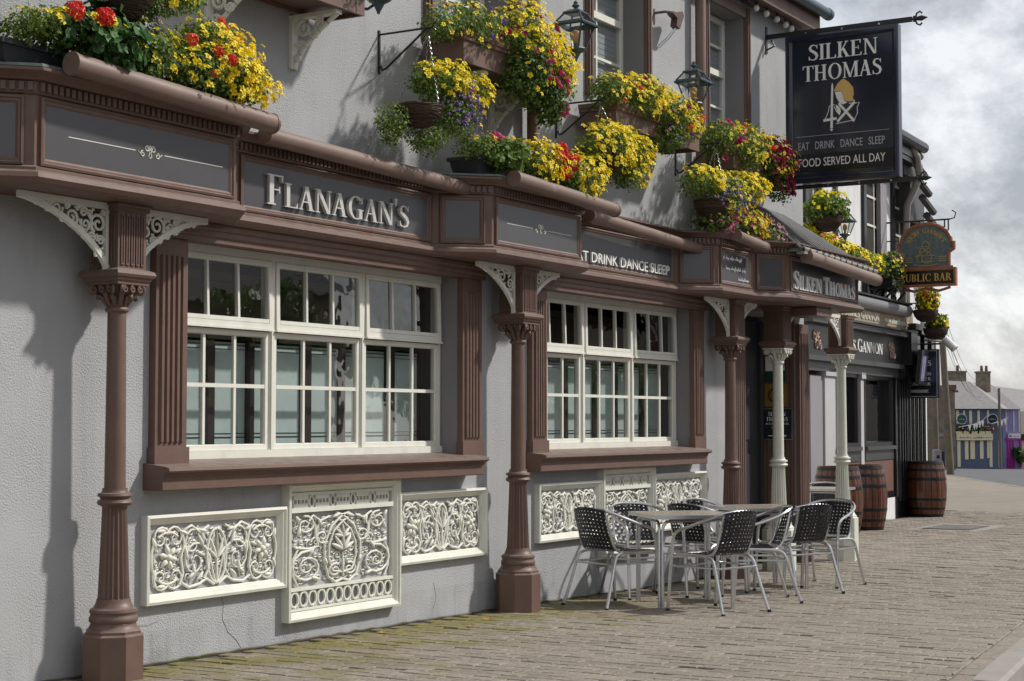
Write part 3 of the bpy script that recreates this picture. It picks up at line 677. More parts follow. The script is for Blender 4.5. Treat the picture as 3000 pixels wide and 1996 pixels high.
# dentils: a row of little blocks, joined
mb = MB()
for (p, q) in zip(RUN[:-1], RUN[1:]):
    F = planef(p, q); L = math.dist(p, q); n = int(L / .040)
    for k in range(n):
        u = (k + .5) * L / n; mb.fbox(F, u - .012, u + .012, 3.048, 3.090, .016, .036)
obj('dentil_band', mb, brown, pub, kind='stuff')
def board(p, q, u0, u1, lbl=None, m=panel_m, z0=2.70, z1=3.005):
    """a recessed panel with its moulded frame on one face of the fascia"""
    F = planef(p, q); b_ = MB(); b_.fbox(F, u0 + .02, u1 - .02, z0 + .015, z1 - .015, .001, .004); o = obj('fascia_board', b_, m, pub, label=lbl)
    f_ = MB(); f_.ring(F, u0 - .02, u1 + .02, z0 - .015, z1 + .02, [(0, 0), (0, .016), (.012, .020), (.018, .012), (.028, .012), (.036, .006), (.040, .003)]); obj('panel_frame', f_, brown, o)
    return o, F
L_ = lambda a, b: math.dist(RUN[a], RUN[b])
board(RUN[1], RUN[2], .07, L_(1, 2) - .07)
b1, F1 = board(RUN[2], RUN[3], .05, 1.45, 'blank grey board of the first bay with a thin scroll ornament')
bF, FF = board(RUN[4], RUN[5], .10, L_(4, 5) - .06, 'grey board with raised silver pub name')
board(RUN[5], RUN[6], .07, L_(5, 6) - .07)
b2, F2 = board(RUN[6], RUN[7], .06, 1.26, 'blank grey board of the second bay with a thin scroll ornament')
bE, FE = board(RUN[8], RUN[9], .08, L_(8, 9) - .06, 'grey board reading EAT DRINK DANCE SLEEP')
board(RUN[9], RUN[10], .06, L_(9, 10) - .06)
b3, F3 = board(RUN[10], RUN[11], .05, L_(10, 11) - .06, 'grey board with white handwriting')
board(RUN[11], RUN[12], .06, L_(11, 12) - .06)
bS, FS_ = board(RUN[12], RUN[13], .04, 1.90, 'grey porch board with raised white pub name')
serif_text("FLANAGAN'S", FF, 7.86 - 7.55, 9.37 - 7.55, 2.752, .185, .006, .022, silver_letter, bF, small=.80)
serif_text('SILKEN THOMAS', FS_, .08, 1.80, 2.715, .175, .006, .018, white_paint, bS, small=.80)
sans_text('EAT DRINK DANCE SLEEP', FE, .06, 1.84, 2.738, .085, .006, .020, white_paint, bE)
def scroll_line(F, uc, half, par):
    mb = MB(); z = 2.855
    for a, b in ((uc - half, uc - .11), (uc + .11, uc + half)): mb.fbox(F, a, b, z - .0022, z + .0022, .004, .0055)
    D = lambda pts, r: mb.tube([F(uc + u, z + v, .006) for u, v in pts], r, 5)
    for s_ in (-1, 1):
        D([(s_ * u, v) for u, v in spiral(.055, -.012, .018, .004, 90, -1.2)], .003); D([(s_ * u, v) for u, v in spiral(.022, .018, .020, .006, 200, -1.3)], .0035)
        D([(s_ * .09, .0), (s_ * .075, -.012), (s_ * .06, .004)], .003); D([(0, -.03), (s_ * .012, -.02), (s_ * .004, .0), (s_ * .014, .02), (0, .038)], .003)
    obj('painted_scroll', mb, cream, par)
scroll_line(F1, .80, .58, b1); scroll_line(F2, .68, .48, b2)
def handwriting(F, rows, par):
    mb = MB(); r2 = random.Random(3)
    for (u0, u1, v, h) in rows:
        pts = []; u = u0
        while u < u1:
            for (du, dv) in ((0, 0), (.006, h * r2.choice([.5, .55, 1.1])), (.012, h * .4), (.010, -h * r2.choice([0, 0, .45]))):
                pts.append(F(u + du, v + dv, .006))
            u += .016 + r2.uniform(0, .006)
            if r2.random() < .14:
                mb.tube(pts, .0028, 4); pts = []; u += .02
        if len(pts) > 1: mb.tube(pts, .0028, 4)
    obj('handwriting', mb, white_paint, par)
handwriting(F3, [(.10, .52, 2.925, .03), (.16, .60, 2.83, .032), (.44, .68, 2.745, .028)], b3)
# heavy roll gutters
def gutter(p, q, r=.052, tilt=0.0, m=brown_gutter):
    mb = MB(); mb.tube([p, q], r, 20); mb.tube([(p[0] - .006, p[1], p[2]), (p[0] + .012, p[1], p[2])], r + .004, 20); mb.tube([(q[0] - .012, q[1], q[2]), (q[0] + .006, q[1], q[2])], r + .004, 20)
    obj('gutter', mb, m, pub, smooth=True)
gutter((5.84, -.575, 3.185), (7.38, -.575, 3.125), .056); gutter((7.68, -.275, 3.130), (9.86, -.275, 3.078), .052); gutter((10.05, -.575, 3.15), (11.58, -.575, 3.09), .054)
gutter((11.72, -.275, 3.085), (13.78, -.275, 3.0), .050); gutter((13.97, -.575, 3.12), (14.62, -.575, 3.07), .050); gutter((15.12, -.80, 3.02), (17.14, -.80, 2.935), .062)
# flat lead over the bays, with a rolled verdigris edge
mb = MB()
for pl in ([(5.40, -.02), (5.42, -.18), (5.72, -.50), (7.28, -.50), (7.58, -.18), (7.58, -.02)], [(9.65, -.02), (9.66, -.18), (9.97, -.50), (11.35, -.50), (11.66, -.18), (11.66, -.02)], [(13.58, -.02), (13.6, -.18), (13.88, -.50), (14.7, -.50), (14.7, -.02)]):
    mb.prism(pl, lambda u, v, d: (u, v, d), 3.158, 3.172)
obj('lead_cap', mb, verdigris, pub)
# porch roof: slates with raised lead rolls, running down to the gutter
porch = MB(); e0, e1 = Vector((15.0, -.78, 3.06)), Vector((17.15, -.78, 3.00)); r0, r1 = Vector((15.60, -.01, 3.60)), Vector((16.45, -.01, 3.58))
porch.quad(e0, e1, r1, r0); porch.poly([e0, r0, (15.0, -.01, 3.06)]); porch.poly([e1, (17.1, -.01, 3.0), r1])
pr = obj('porch_roof', porch, verdigris, pub)
NR = 13
for k in range(NR + 1):
    t = k / NR; a = e0.lerp(e1, t); b = r0.lerp(r1, t); t2 = min(1, (k + .92) / NR); a2 = e0.lerp(e1, t2); b2 = r0.lerp(r1, t2); up = Vector((0, -.5, .8)) * .014
    if k < NR:
        q = MB(); q.add([a + up, a2 + up, b2 + up, b + up, a, a2, b2, b], [(0, 1, 2, 3), (0, 4, 5, 1), (1, 5, 6, 2), (3, 7, 4, 0)]); obj('slate_strip', q, slate_m, pr)
        c = MB(); s_ = a.lerp(a2, .5) + up; c.box(s_.x - .062, s_.x + .062, s_.y - .03, s_.y + .05, s_.z - .035, s_.z + .020); c.tube([(s_.x - .062, s_.y - .02, s_.z + .012), (s_.x + .062, s_.y - .02, s_.z + .012)], .022, 8); obj('eaves_tile', c, concrete, pr)
    c = MB(); c.tube([a + up * 1.6, a.lerp(b, .5) + up * 1.5, b + up * 1.6], .021, 8); obj('lead_roll', c, roll_m, pr, smooth=True)
# porch pendant block and doorway
mb = MB(); mb.box(15.85, 16.25, -.62, -.30, 2.50, 2.588); mb.box(15.83, 16.27, -.625, -.28, 2.545, 2.575); obj('pendant_block', mb, brown, pub)
door = MB(); door.box(15.38, 16.84, .38, .43, -.15, 2.5); door.box(15.40, 15.46, .34, .38, -.1, 2.5); door.box(16.70, 16.78, .34, .38, -.1, 2.5); door.box(16.0, 16.6, .365, .38, .2, 1.1); door.box(16.0, 16.6, .365, .38, 1.25, 2.2)
dr_ = obj('door', door, door_grey, pub)
mb = MB(); mb.tube([(16.05, .33, 1.0), (16.05, .31, 1.05), (16.05, .31, 1.25), (16.05, .33, 1.3)], .012, 6); obj('handle', mb, alu, dr_)
RV = lambda u, v, d: (16.838 - d, u, v)     # the recess reveal that faces down the street
mb = MB()
for k in range(7):
    a = .012 + k * .053; mb.fbox(RV, a, a + .042, -.05, 2.5, .001, .016)
obj('reveal_boarding', mb, brown, pub)
# upper windows
def up_window(x0, x1, z0, z1, zm, lbl=None, dark=True):
    F = wallf(.20); mb = MB(); mb.ring(F, x0, x1, z0, z1, [(0, -.04), (0, .0), (.045, 0), (.052, -.012), (.052, -.05)]); mb.fbox(F, x0 + .052, x1 - .052, zm - .03, zm + .03, -.03, .018)
    xm = (x0 + x1) / 2 - .0
    for a, b in ((z0 + .052, zm - .03), (zm + .03, z1 - .052)):
        mb.fbox(F, xm - .012, xm + .012, a, b, -.03, -.005); c = (a + b) / 2; mb.fbox(F, x0 + .052, x1 - .052, c - .0115, c + .0115, -.029, -.006)
    o = obj('window', mb, cream, pub, label=lbl)
    for a, b in ((x0 + .05, xm), (xm, x1 - .05)):
        for c, d in ((z0 + .05, (z0 + zm) / 2), ((z0 + zm) / 2, zm - .02), (zm + .02, (zm + z1) / 2), ((zm + z1) / 2, z1 - .05)):
            g_ = MB(); g_.quad(*[F(u, v, -.02) for u, v in ((a, c), (b, c), (b, d), (a, d))]); obj('pane', g_, glass, o)
    bl = MB()
    n = int((z1 - z0) / .05)
    for k in range(n):
        z = z0 + k * .05; bl.quad((x0, .250, z), (x1, .250, z), (x1, .253, z + .0505), (x0, .253, z + .0505))
    obj('blind', bl, mat('blind_slats', (.42, .44, .47), .6) if 'blind_slats' not in MATS else MATS['blind_slats'], o)
    mb = MB()                                   # brown moulded surround standing proud of the wall
    xa, xb = HX
    for s_, x in ((-1, xa), (1, xb)):
        lo, hi = (x - .10, x) if s_ < 0 else (x, x + .10)
        mb.fbox(WALLF, lo, hi, z0 - .05, 5.60, .001, .03); c = (lo + hi) / 2; mb.fbox(WALLF, c - .035, c + .035, z0 - .05, 5.60, .03, .045); mb.fbox(WALLF, c - .012, c + .012, z0 - .05, 5.60, .045, .055)
    mb.fbox(WALLF, xa - .10, xb + .10, 5.50, 5.602, .002, .028)
    obj('window_surround', mb, brown, o)
    room('room', x0 - .01, x1 + .01, z0 - .02, z1 + .02, .24, 1.5, o)
for HX, l in (((5.2, 6.3), None), ((7.6, 8.7), None), ((9.85, 10.9), None), ((12.25, 13.25), 'upstairs cream sash window beside the first lantern'), ((14.6, 15.5), 'upstairs cream sash window beside the second lantern')):
    up_window(HX[0] + .005, HX[1] - .005, 4.22, 5.49, 4.97 if HX[0] < 14 else 4.92, l)
# down pipes, eaves
for x, z0 in ((11.15, 3.15), (14.27, 3.1)):
    mb = MB(); mb.tube([(x, -.09, z0), (x, -.09, 5.66)], .052, 14)
    for z in (3.55, 4.6): mb.tube([(x, -.09, z), (x, -.09, z + .05)], .060, 14)
    obj('down_pipe', mb, brown_gutter, pub, smooth=True)
mb = MB(); mb.box(XW0, 17.05, -.20, .02, 5.665, 5.69); mb.box(XW0, 17.08, -.222, -.20, 5.65, 5.83); mb.box(17.05, 17.08, -.20, .6, 5.65, 5.83)
obj('eaves_board', mb, brown, pub)
mb = MB(); mb.tube([(XW0, -.29, 5.85), (17.16, -.29, 5.85)], .06, 14); mb.tube([(17.10, -.29, 5.85), (17.17, -.29, 5.85)], .066, 14); obj('eaves_gutter', mb, lantern_m, pub, smooth=True)
mb = MB(); mb.quad((XW0, -.26, 5.87), (17.1, -.26, 5.87), (17.1, 4.5, 8.6), (XW0, 4.5, 8.6)); mb.quad((XW0, 9, 5.86), (17.1, 9, 5.86), (17.1, 4.5, 8.6), (XW0, 4.5, 8.6)); mb.poly([(17.09, 0, 5.66), (17.09, 9, 5.66), (17.09, 4.5, 8.55)]); obj('roof', mb, slate_grey, pub)
# notices on the porch reveal
def notice(label, y0, y1, z0, z1, m, nm='notice'):
    t = thing(nm, label, 'sign', (16.82, (y0 + y1) / 2, z0)); mb = MB(); mb.fbox(RV, y0, y1, z0, z1, .018, .03); obj('board', mb, m, t); return t
RT = lambda u, v, d: (16.838 - d, -u, v)
t = notice('green and white notice behind the white porch column', .11, .33, 1.87, 2.14, green_sign)
mb = MB(); mb.fbox(RV, .112, .328, 1.98, 2.138, .030, .032); obj('white_field', mb, white_paint, t)
mb = MB(); mb.prism([(-.22, 2.02), (-.12, 2.02), (-.13, 2.06), (-.17, 2.11), (-.21, 2.06)], RT, .032, .034); obj('emblem', mb, green_sign, t)
t = notice('gold plaque with a dark ring beside the porch door', .09, .34, 1.60, 1.845, mat('gold_plaque', (.30, .18, .03), .4, metal=.2))
mb = MB(); mb.tube([RT(-.215 + .07 * math.cos(a), 1.72 + .07 * math.sin(a), .033) for a in np.linspace(0, 6.28, 25)], .010, 6); obj('ring', mb, dark_wood, t)
t = notice('navy accommodation sign with white lettering and an arrow', .025, .375, 1.245, 1.58, navy)
mb = MB(); mb.ring(RV, .025, .375, 1.245, 1.58, [(0, .03), (0, .034), (.008, .034), (.008, .03)]); obj('edge', mb, alu, t)
serif_text('SILKEN', RT, -.30, -.10, 1.50, .042, .030, .003, white_paint, t, each=None); serif_text('THOMAS', RT, -.325, -.075, 1.445, .042, .030, .003, white_paint, t, each=None)
sans_text('ACCOMMODATION', RT, -.33, -.07, 1.405, .022, .030, .002, white_paint, t); sans_text('ENTRANCE', RT, -.26, -.14, 1.365, .018, .030, .002, white_paint, t)
mb = MB(); mb.prism([(-.30, 1.283), (-.12, 1.283), (-.12, 1.275), (-.085, 1.288), (-.12, 1.301), (-.12, 1.292), (-.30, 1.292)], RT, .030, .032); obj('arrow', mb, white_paint, t)
# ------------------------------------------------------------------ cast-iron columns with lace brackets
def lace(mb, fn, kind, W, H):
    """scrollwork strokes on a plane; (u, v) centred, fn(u, v, d)"""
    r = .0085
    def st(pts, rad=None, taper=False, mir=True, d=.012):
        rad = (rad or .011) * .74; n = len(pts)
        rs = [rad * (1.0 - .55 * i / (n - 1)) for i in range(n)] if taper else rad
        for s_ in ((-1, 1) if mir else (1,)):
            mb.tube([fn(s_ * u, v, d) for u, v in pts], rs, 6)
    def leaf(u, v, a, l, w_, mir=True, d=.016):
        n = 5; pts = [(u + l * t * math.cos(R(a)), v + l * t * math.sin(R(a))) for t in np.linspace(0, 1, n)]
        for s_ in ((-1, 1) if mir else (1,)):
            mb.tube([fn(s_ * p[0], p[1], d) for p in pts], [w_ * .8 * k for k in (.35, .9, 1.0, .7, .15)], 6)
    def flower(u, v, R_):
        for k in range(6):
            a = 60 * k + 15; leaf(u + R_ * .25 * math.cos(R(a)), v + R_ * .25 * math.sin(R(a)), a, R_ * .8, R_ * .30)
        for s_ in (-1, 1): mb.tube([fn(s_ * u, v, .012), fn(s_ * u, v, .034)], [R_ * .32, R_ * .22], 8)
    if kind == 'side':
        st(arc(0, -H * .05, H * .85, -90, 90, 14, ru=.085), .013)                                     # pointed oval
        st([(0, -H * .95), (.03, -H * .6), (.055, -.02), (.05, .07), (.02, .12)], .009)
        for a, l in ((90, .17), (65, .15), (42, .11)): leaf(0, -.03, a, l, .014)
        leaf(0, -H * .9, 90, .16, .012, mir=False)
        st(spiral(.185, -.03, .135, .018, 235, -1.55), .013, True)
        st(spiral(.205, .075, .10, .012, 170, -1.2), .012, True)
        st([(.02, -H * .95), (.09, -H * .75), (.15, -H * .9), (.24, -H * .96), (.30, -H * .8)], .013)
        st([(.07, H * .9), (.15, H * .72), (.22, H * .95), (.30, H * .8), (.28, H * .4), (.31, 0), (.29, -H * .5), (.32, -H * .85)], .013)
        flower(.415, .005, .072)
        for (u, v, a, t) in ((.355, .115, 20, 1.25), (.475, .115, 160, -1.25), (.355, -.115, -20, -1.25), (.475, -.115, 200, 1.25)): st(spiral(u, v, .075, .010, a, t), .011, True)
        st(arc(.415, 0, .150, 55, 125, 6, ru=.14), .011); st(arc(.415, 0, .150, 235, 305, 6, ru=.14), .011); st(arc(.415, 0, .165, -38, 38, 8, ru=.135), .011)
        for (u, v, a, l) in ((.12, .05, 60, .09), (.12, -.10, -40, .08), (.26, -.02, 80, .09), (.25, -.13, 150, .08), (.25, .13, 20, .08), (.52, .06, 70, .07), (.52, -.06, -70, .07), (.31, .05, -20, .06), (.09, .14, 10, .08), (.17, .02, 200, .06), (.20, -.12, 90, .07), (.44, .16, 0, .07), (.44, -.16, 0, .07)): leaf(u * W / .55, v, a, l, .015)
    elif kind == 'mid':
        st(spiral(.315, -.16, .150, .02, 100, -1.9), .014, True); st(spiral(.335, .215, .085, .012, 80, 1.6), .012, True)
        st([(.25, .215), (.245, .1), (.22, .02), (.30, .0), (.42, .02)], .012)
        st([(.40, .0), (.44, -.08), (.44, -.22), (.40, -.32)], .011)
        st([(0, -.30), (.06, -.325), (.13, -.27), (.165, -.12), (.165, .03), (.10, .19), (0, .285), (-.06, .31)], .013); st([(0, -.24), (.09, -.22), (.125, -.1), (.12, .03), (.075, .15), (0, .225), (-.05, .26)], .011)
        st(spiral(.068, -.215, .062, .010, 110, -1.5), .012, True); st(spiral(.185, .10, .060, .010, 240, 1.4), .011, True); st(spiral(.24, .06, .045, .008, 0, 1.3), .010, True)
        st([(.12, .28), (.20, .245), (.27, .30), (.30, .25)], .012); st([(.18, .26), (.24, .18), (.235, .1)], .011)
        for a, l in ((90, .15), (60, .15), (30, .12), (120, .0)): leaf(0, -.03, a, l, .020) if l else None
        for a, l in ((90, .11), (50, .10), (15, .08)): leaf(0, .09, a, l, .016)
        leaf(0, -.28, 90, .22, .013, mir=False)
        for (u, v, a, l) in ((.30, -.05, 120, .09), (.40, .12, 100, .09), (.10, .27, 160, .08), (.42, .30, -120, .07), (.21, -.28, 20, .08), (.20, .2, 70, .08), (.15, -.16, 80, .07)): leaf(u, v, a, l, .016)
def curls(mb, fn, W, H, seed, n=60, rmin=.016, rmax=.034):
    r4 = random.Random(seed); C = []
    for _ in range(n * 12):
        if len(C) >= n: break
        u, v, r0 = r4.uniform(0, W - rmax), r4.uniform(-H + rmax, H - rmax), r4.uniform(rmin, rmax)
        if all(math.hypot(u - a, v - b) > (r0 + r) * .85 for a, b, r in C): C.append((u, v, r0))
    for u, v, r0 in C:
        a0, t_ = r4.uniform(0, 360), r4.choice([-1, 1]) * 1.3
        for s_ in (-1, 1): mb.tube([fn(s_ * a, b, .006) for a, b in spiral(u, v, r0, r0 * .2, a0, t_, 9)], [.0058] * 4 + [.0045] * 6, 4)
def iron_panel(label, xs4, zL, zM, zR):
    x0, x1, x2, x3 = xs4
    t = thing('cast_iron_relief', label, 'relief', (x0, 0, zM[0]), 'cream cast-iron panels under the windows')
    prof = [(0, 0), (0, .050), (.016, .055), (.022, .044), (.033, .040), (.038, .028), (.047, .025), (.052, .016), (.057, .012), (.057, .0)]
    for a, b, (z0, z1), k in ((x0, x1 - .002, zL, 'side'), (x1, x2, zM, 'mid'), (x2 + .002, x3, zR, 'side')):
        mb = MB(); mb.ring(WALLF, a, b, z0, z1, prof if k == 'side' else [(i, d + (.012 if 0 < j < 9 else 0)) for j, (i, d) in enumerate(prof)]); fr = obj('moulded_frame', mb, cream, t)
        cu, cv = (a + b) / 2, (z0 + z1) / 2
        if k == 'side':
            sx, sy = ((b - a) / 2 - .062) / .56, ((z1 - z0) / 2 - .060) / .195
            mb = MB(); lace(mb, lambda u, v, d: (cu + u * sx, -d, cv + v * sy), 'side', .55, .19); curls(mb, lambda u, v, d: (cu + u * sx, -d, cv + v * sy), .55, .19, 4, 60); obj('scrollwork', mb, cream, t, smooth=True, ang=80)
        else:
            zt, zb = z1 - .060, z0 + .060; W2 = (b - a) / 2 - .057
            mb = MB(); mb.fbox(WALLF, cu - W2, cu + W2, zt - .02, zt, .002, .03); mb.fbox(WALLF, cu - W2, cu + W2, zt - .125, zt - .095, .002, .036)
            n = 5
            for i in range(n + 1):
                a_ = cu - W2 + (2 * W2) * i / n
                if 0 < i < n: 
                    mb.tube([(a_ + .022 * math.cos(q), -.018, zt - .058 + .036 * math.sin(q)) for q in np.linspace(0, 2 * math.pi, 13)], .007, 5)
                if i < n:
                    c0, c1 = a_ + .036, a_ + 2 * W2 / n - .036
                    for (v0, v1) in ((zt - .094, zt - .070), (zt - .046, zt - .021)): mb.fbox(WALLF, c0, c1, v0, v1, .002, .022)
                    for q in range(5): x_ = c0 + (c1 - c0) * q / 4; mb.fbox(WALLF, x_ - .006, x_ + .006, zt - .0705, zt - .0455, .002, .020)
            obj('pierced_band', mb, cream, t)
            mb = MB(); mb.fbox(WALLF, cu - W2, cu + W2, zb, zb + .016, .002, .03); mb.fbox(WALLF, cu - W2, cu + W2, zb + .125, zb + .145, .002, .034)
            n = 12; p = 2 * W2 / n
            for i in range(n):
                c_ = cu - W2 + p * (i + .5); mb.tube([(c_ + (p * .42) * math.cos(q), -.02, zb + .071 + .046 * math.sin(q)) for q in np.linspace(0, 2 * math.pi, 15)], .0095, 6)
                mb.fbox(WALLF, c_ - p / 2 - .004, c_ - p / 2 + .004, zb + .017, zb + .05, .002, .016); mb.fbox(WALLF, c_ - p / 2 - .004, c_ - p / 2 + .004, zb + .095, zb + .124, .002, .016)
            obj('ring_band', mb, cream, t, smooth=True, ang=60)
            v0, v1 = zb + .15, zt - .13; sx, sy = W2 / .47, (v1 - v0) / 2 / .325
            mb = MB(); lace(mb, lambda u, v, d: (cu + u * sx, -d * 1.3, (v0 + v1) / 2 + v * sy), 'mid', .47, .325); curls(mb, lambda u, v, d: (cu + u * sx, -d, (v0 + v1) / 2 + v * sy), .46, .32, 9, 60, .02, .042); obj('scrollwork', mb, cream, t, smooth=True, ang=80)
iron_panel('three-part cream cast-iron scroll panel under the first window, nothing in front of it', (6.96, 8.20, 9.41, 10.55), (.41, .91), (.19, 1.049), (.455, .95))
iron_panel('three-part cream cast-iron scroll panel under the second window, behind the chairs', (11.31, 12.36, 13.34, 14.46), (.49, .95), (.30, 1.045), (.465, .975))

def spandrel(par, ux, s_, y, zt, Wd, Hd):
    """pierced triangular bracket: ux = edge against the block, s_ = side"""
    F = lambda u, v, d: (ux + s_ * u, y - d, zt + v)
    mb = MB(); n = 14
    cur = [(Wd - (Wd - .012) * math.sin(R(90 * i / n)) ** 1.35, -.035 - (Hd - .035) * (1 - max(0, math.cos(R(90 * i / n))) ** 1.35)) for i in range(n + 1)]
    mb.fbox(F, 0, Wd, -.034, 0, -.012, .016); mb.fbox(F, 0, .024, -Hd, -.035, -.012, .014)
    out = [(u, v) for u, v in cur]; inn = [(u + .0, v + .030) for u, v in cur]
    for i in range(n):
        a, b = out[i], out[i + 1]; d = Vector((b[0] - a[0], b[1] - a[1])).normalized(); nr = Vector((-d.y, d.x)) * (-.030)
        mb.prism([a, b, (b[0] + nr.x, b[1] + nr.y), (a[0] + nr.x, a[1] + nr.y)], F, -.011 + .0001 * i, .013 + .0002 * i)
    obj('bracket_frame', mb, cream, par)
    mb = MB(); r3 = random.Random(11); C = []
    def room_at(u, v):
        d = min(u - .020, -.030 - v)
        return min([d] + [math.hypot(u - a, v - b) for a, b in out])
    inside = lambda u, v: (1 - u / Wd) ** (2 / 1.35) + (1 + (v + .035) / (Hd - .035)) ** (2 / 1.35) > 1
    for rad in [.058, .048] + [.038] * 2 + [.028] * 5 + [.020] * 9 + [.014] * 12:
        if Wd < .5: rad *= .85
        best = None
        for _ in range(160):
            u, v = r3.uniform(.02, Wd), r3.uniform(-Hd, -.03)
            if not inside(u, v): continue
            g_ = min([room_at(u, v)] + [math.hypot(u - a, v - b) - r for a, b, r in C])
            if g_ > rad * .86 and (best is None or g_ < best[0]): best = (g_, u, v)
        if best: C.append((best[1], best[2], rad))
    for u, v, r0 in C:
        pts = spiral(u, v, r0, r0 * .16, r3.uniform(0, 360), r3.choice([-1, 1]) * 1.55, 16); w0 = .0068 + r0 * .06
        mb.tube([F(a, b, .001) for a, b in pts], [w0 * (1 - .3 * i / 16) for i in range(17)], 5)
        a = r3.uniform(0, 6.28)
        for da in (0, 2.2):
            L_2 = r0 * .55; mb.tube([F(u + r0 * math.cos(a + da), v + r0 * math.sin(a + da), .0), F(u + (r0 + L_2 * .5) * math.cos(a + da + .15), v + (r0 + L_2 * .5) * math.sin(a + da + .15), .006), F(u + (r0 + L_2) * math.cos(a + da + .4), v + (r0 + L_2) * math.sin(a + da + .4), 0)], [.006, .011, .003], 5) if inside(u + (r0 + L_2) * math.cos(a + da + .4), v + (r0 + L_2) * math.sin(a + da + .4)) else None
    obj('scrollwork', mb, cream, par, smooth=True, ang=80)
def column(x, y, label, lw, rw, top=brown, low=brown, plinth_h=.31, lh=.37, rh=.33):
    g0 = gz(x); t = thing('cast_iron_column', label, 'column', (x, y, g0), 'cast-iron columns under the fascia bays')
    mb = MB(); o8 = math.pi / 8
    mb.lathe([(.168, g0 - .02), (.168, plinth_h), (.150, plinth_h + .012)], x, y, 8, rot=o8); obj('plinth', mb, low, t)
    mb = MB(); mb.lathe([(.152, plinth_h + .012), (.152, plinth_h + .024), (.140, plinth_h + .034), (.128, plinth_h + .052), (.128, plinth_h + .066)], x, y, 8, rot=o8)
    mb.lathe([(.122, .376), (.128, .384), (.128, .402), (.120, .412), (.120, .424), (.126, .432), (.123, .446), (.104, .456), (.092, .482), (.088, .50)], x, y, 28); obj('base_moulding', mb, low, t, smooth=True)
    mb = MB(); mb.lathe([(.084, .498), (.081, .56), (.066, .96), (.066, .985)], x, y, 36, flute=.14); obj('fluted_shaft', mb, low, t, smooth=True, ang=60)
    mb = MB(); mb.lathe([(.066, .980), (.072, .988), (.088, .994), (.094, 1.006), (.088, 1.018), (.074, 1.024), (.080, 1.034), (.092, 1.042), (.088, 1.054), (.070, 1.060), (.066, 1.07), (.066, 1.082)], x, y, 28); obj('ring', mb, low, t, smooth=True, ang=50)
    mb = MB(); mb.lathe([(.056, 1.08), (.056, 1.12), (.049, 2.02)], x, y, 24); obj('shaft', mb, low, t, smooth=True)
    mb = MB(); mb.lathe([(.050, 2.014), (.060, 2.020), (.064, 2.030), (.060, 2.040), (.052, 2.046), (.056, 2.07), (.070, 2.11), (.094, 2.145), (.108, 2.156), (.118, 2.160), (.118, 2.170)], x, y, 24, sq=[0, 0, 0, 0, 0, 0, 0, .3, .7, 1, 1])
    for k in range(12):                                          # acanthus leaves and volutes round the bell
        a = 2 * math.pi * k / 12; c, s_ = math.cos(a), math.sin(a); lo = k % 2
        pr = [(.054, 2.05), (.064, 2.075), (.080 if lo else .088, 2.095 if lo else 2.118), (.100 if lo else .106, 2.10 if lo else 2.13), (.104, 2.085 if lo else 2.112), (.096, 2.08 if lo else 2.108)]
        mb.tube([(x + r * c, y + r * s_, z) for r, z in pr], [.008, .015, .017, .014, .010, .005], 6)
    for k in range(4):
        a = math.pi / 4 + k * math.pi / 2; c, s_ = math.cos(a), math.sin(a)
        for off in (-.022, .022):
            mb.tube([(x + (.118 + r) * c - off * s_, y + (.118 + r) * s_ + off * c, 2.133 + z) for r, z in spiral(0, 0, .026, .006, 90, -1.4)], .0085, 6)
        for w_ in (-.055, 0, .055):
            b_ = k * math.pi / 2; c2, s2 = math.cos(b_), math.sin(b_)
            mb.tube([(x + .112 * c2 - (w_ + r) * s2, y + .112 * s2 + (w_ + r) * c2, 2.135 + z) for r, z in spiral(0, 0, .020, .005, 90, 1.3)], .007, 6)
    obj('capital', mb, low, t, smooth=True, ang=60)
    mb = MB(); q4 = math.pi / 4; S2 = math.sqrt(2)
    mb.lathe([(.112 * S2, 2.168), (.118 * S2, 2.174), (.126 * S2, 2.184), (.126 * S2, 2.192), (.138 * S2, 2.200), (.145 * S2, 2.214), (.140 * S2, 2.232), (.122 * S2, 2.240), (.112 * S2, 2.244)], x, y, 4, rot=q4); obj('abacus', mb, top, t)
    mb = MB(); h = .105; mb.box(x - h, x + h, y - h, y + h, 2.242, 2.55); mb.lathe([(.106 * S2, 2.545), (.118 * S2, 2.553), (.118 * S2, 2.570), (.128 * S2, 2.578), (.128 * S2, 2.588)], x, y, 4, rot=q4)
    for fn in (lambda u, v, d: (x + u, y - h - d, v), lambda u, v, d: (x - h - d, y - u, v)):
        for k in range(5):
            c = -.074 + .037 * k
            for a, b, d in ((c - .0125, c - .0045, .007), (c + .0045, c + .0125, .007)): mb.fbox(fn, a, b, 2.272, 2.522, 0, d)
            mb.fbox(fn, c - .0125, c + .0125, 2.262, 2.2715, 0, .0072); mb.fbox(fn, c - .0125, c + .0125, 2.5225, 2.532, 0, .0072)
    obj('bracket_block', mb, top, t)
    if lw: spandrel(t, x - h - .002, -1, y - .03, 2.587, lw, lh)
    if rw: spandrel(t, x + h + .002, 1, y - .03, 2.587, rw, rh)
column(6.55, -.20, 'nearest brown cast-iron column with a Corinthian capital, at the left edge of the first window', .62, .56)
column(10.73, -.20, 'brown cast-iron column between the two big windows', .52, .45, lh=.35, rh=.31)
column(14.66, -.20, 'brown cast-iron column right of the second window, behind the chairs', .52, .45, lh=.35, rh=.31)
column(15.75, -.24, 'cream column with a brown block at the left of the porch', 0, .42, brown, cream_green, .36, rh=.31)
column(17.42, -.30, 'cream column with a brown block at the right end of the porch', .50, 0, brown, cream_green, .40, lh=.33)

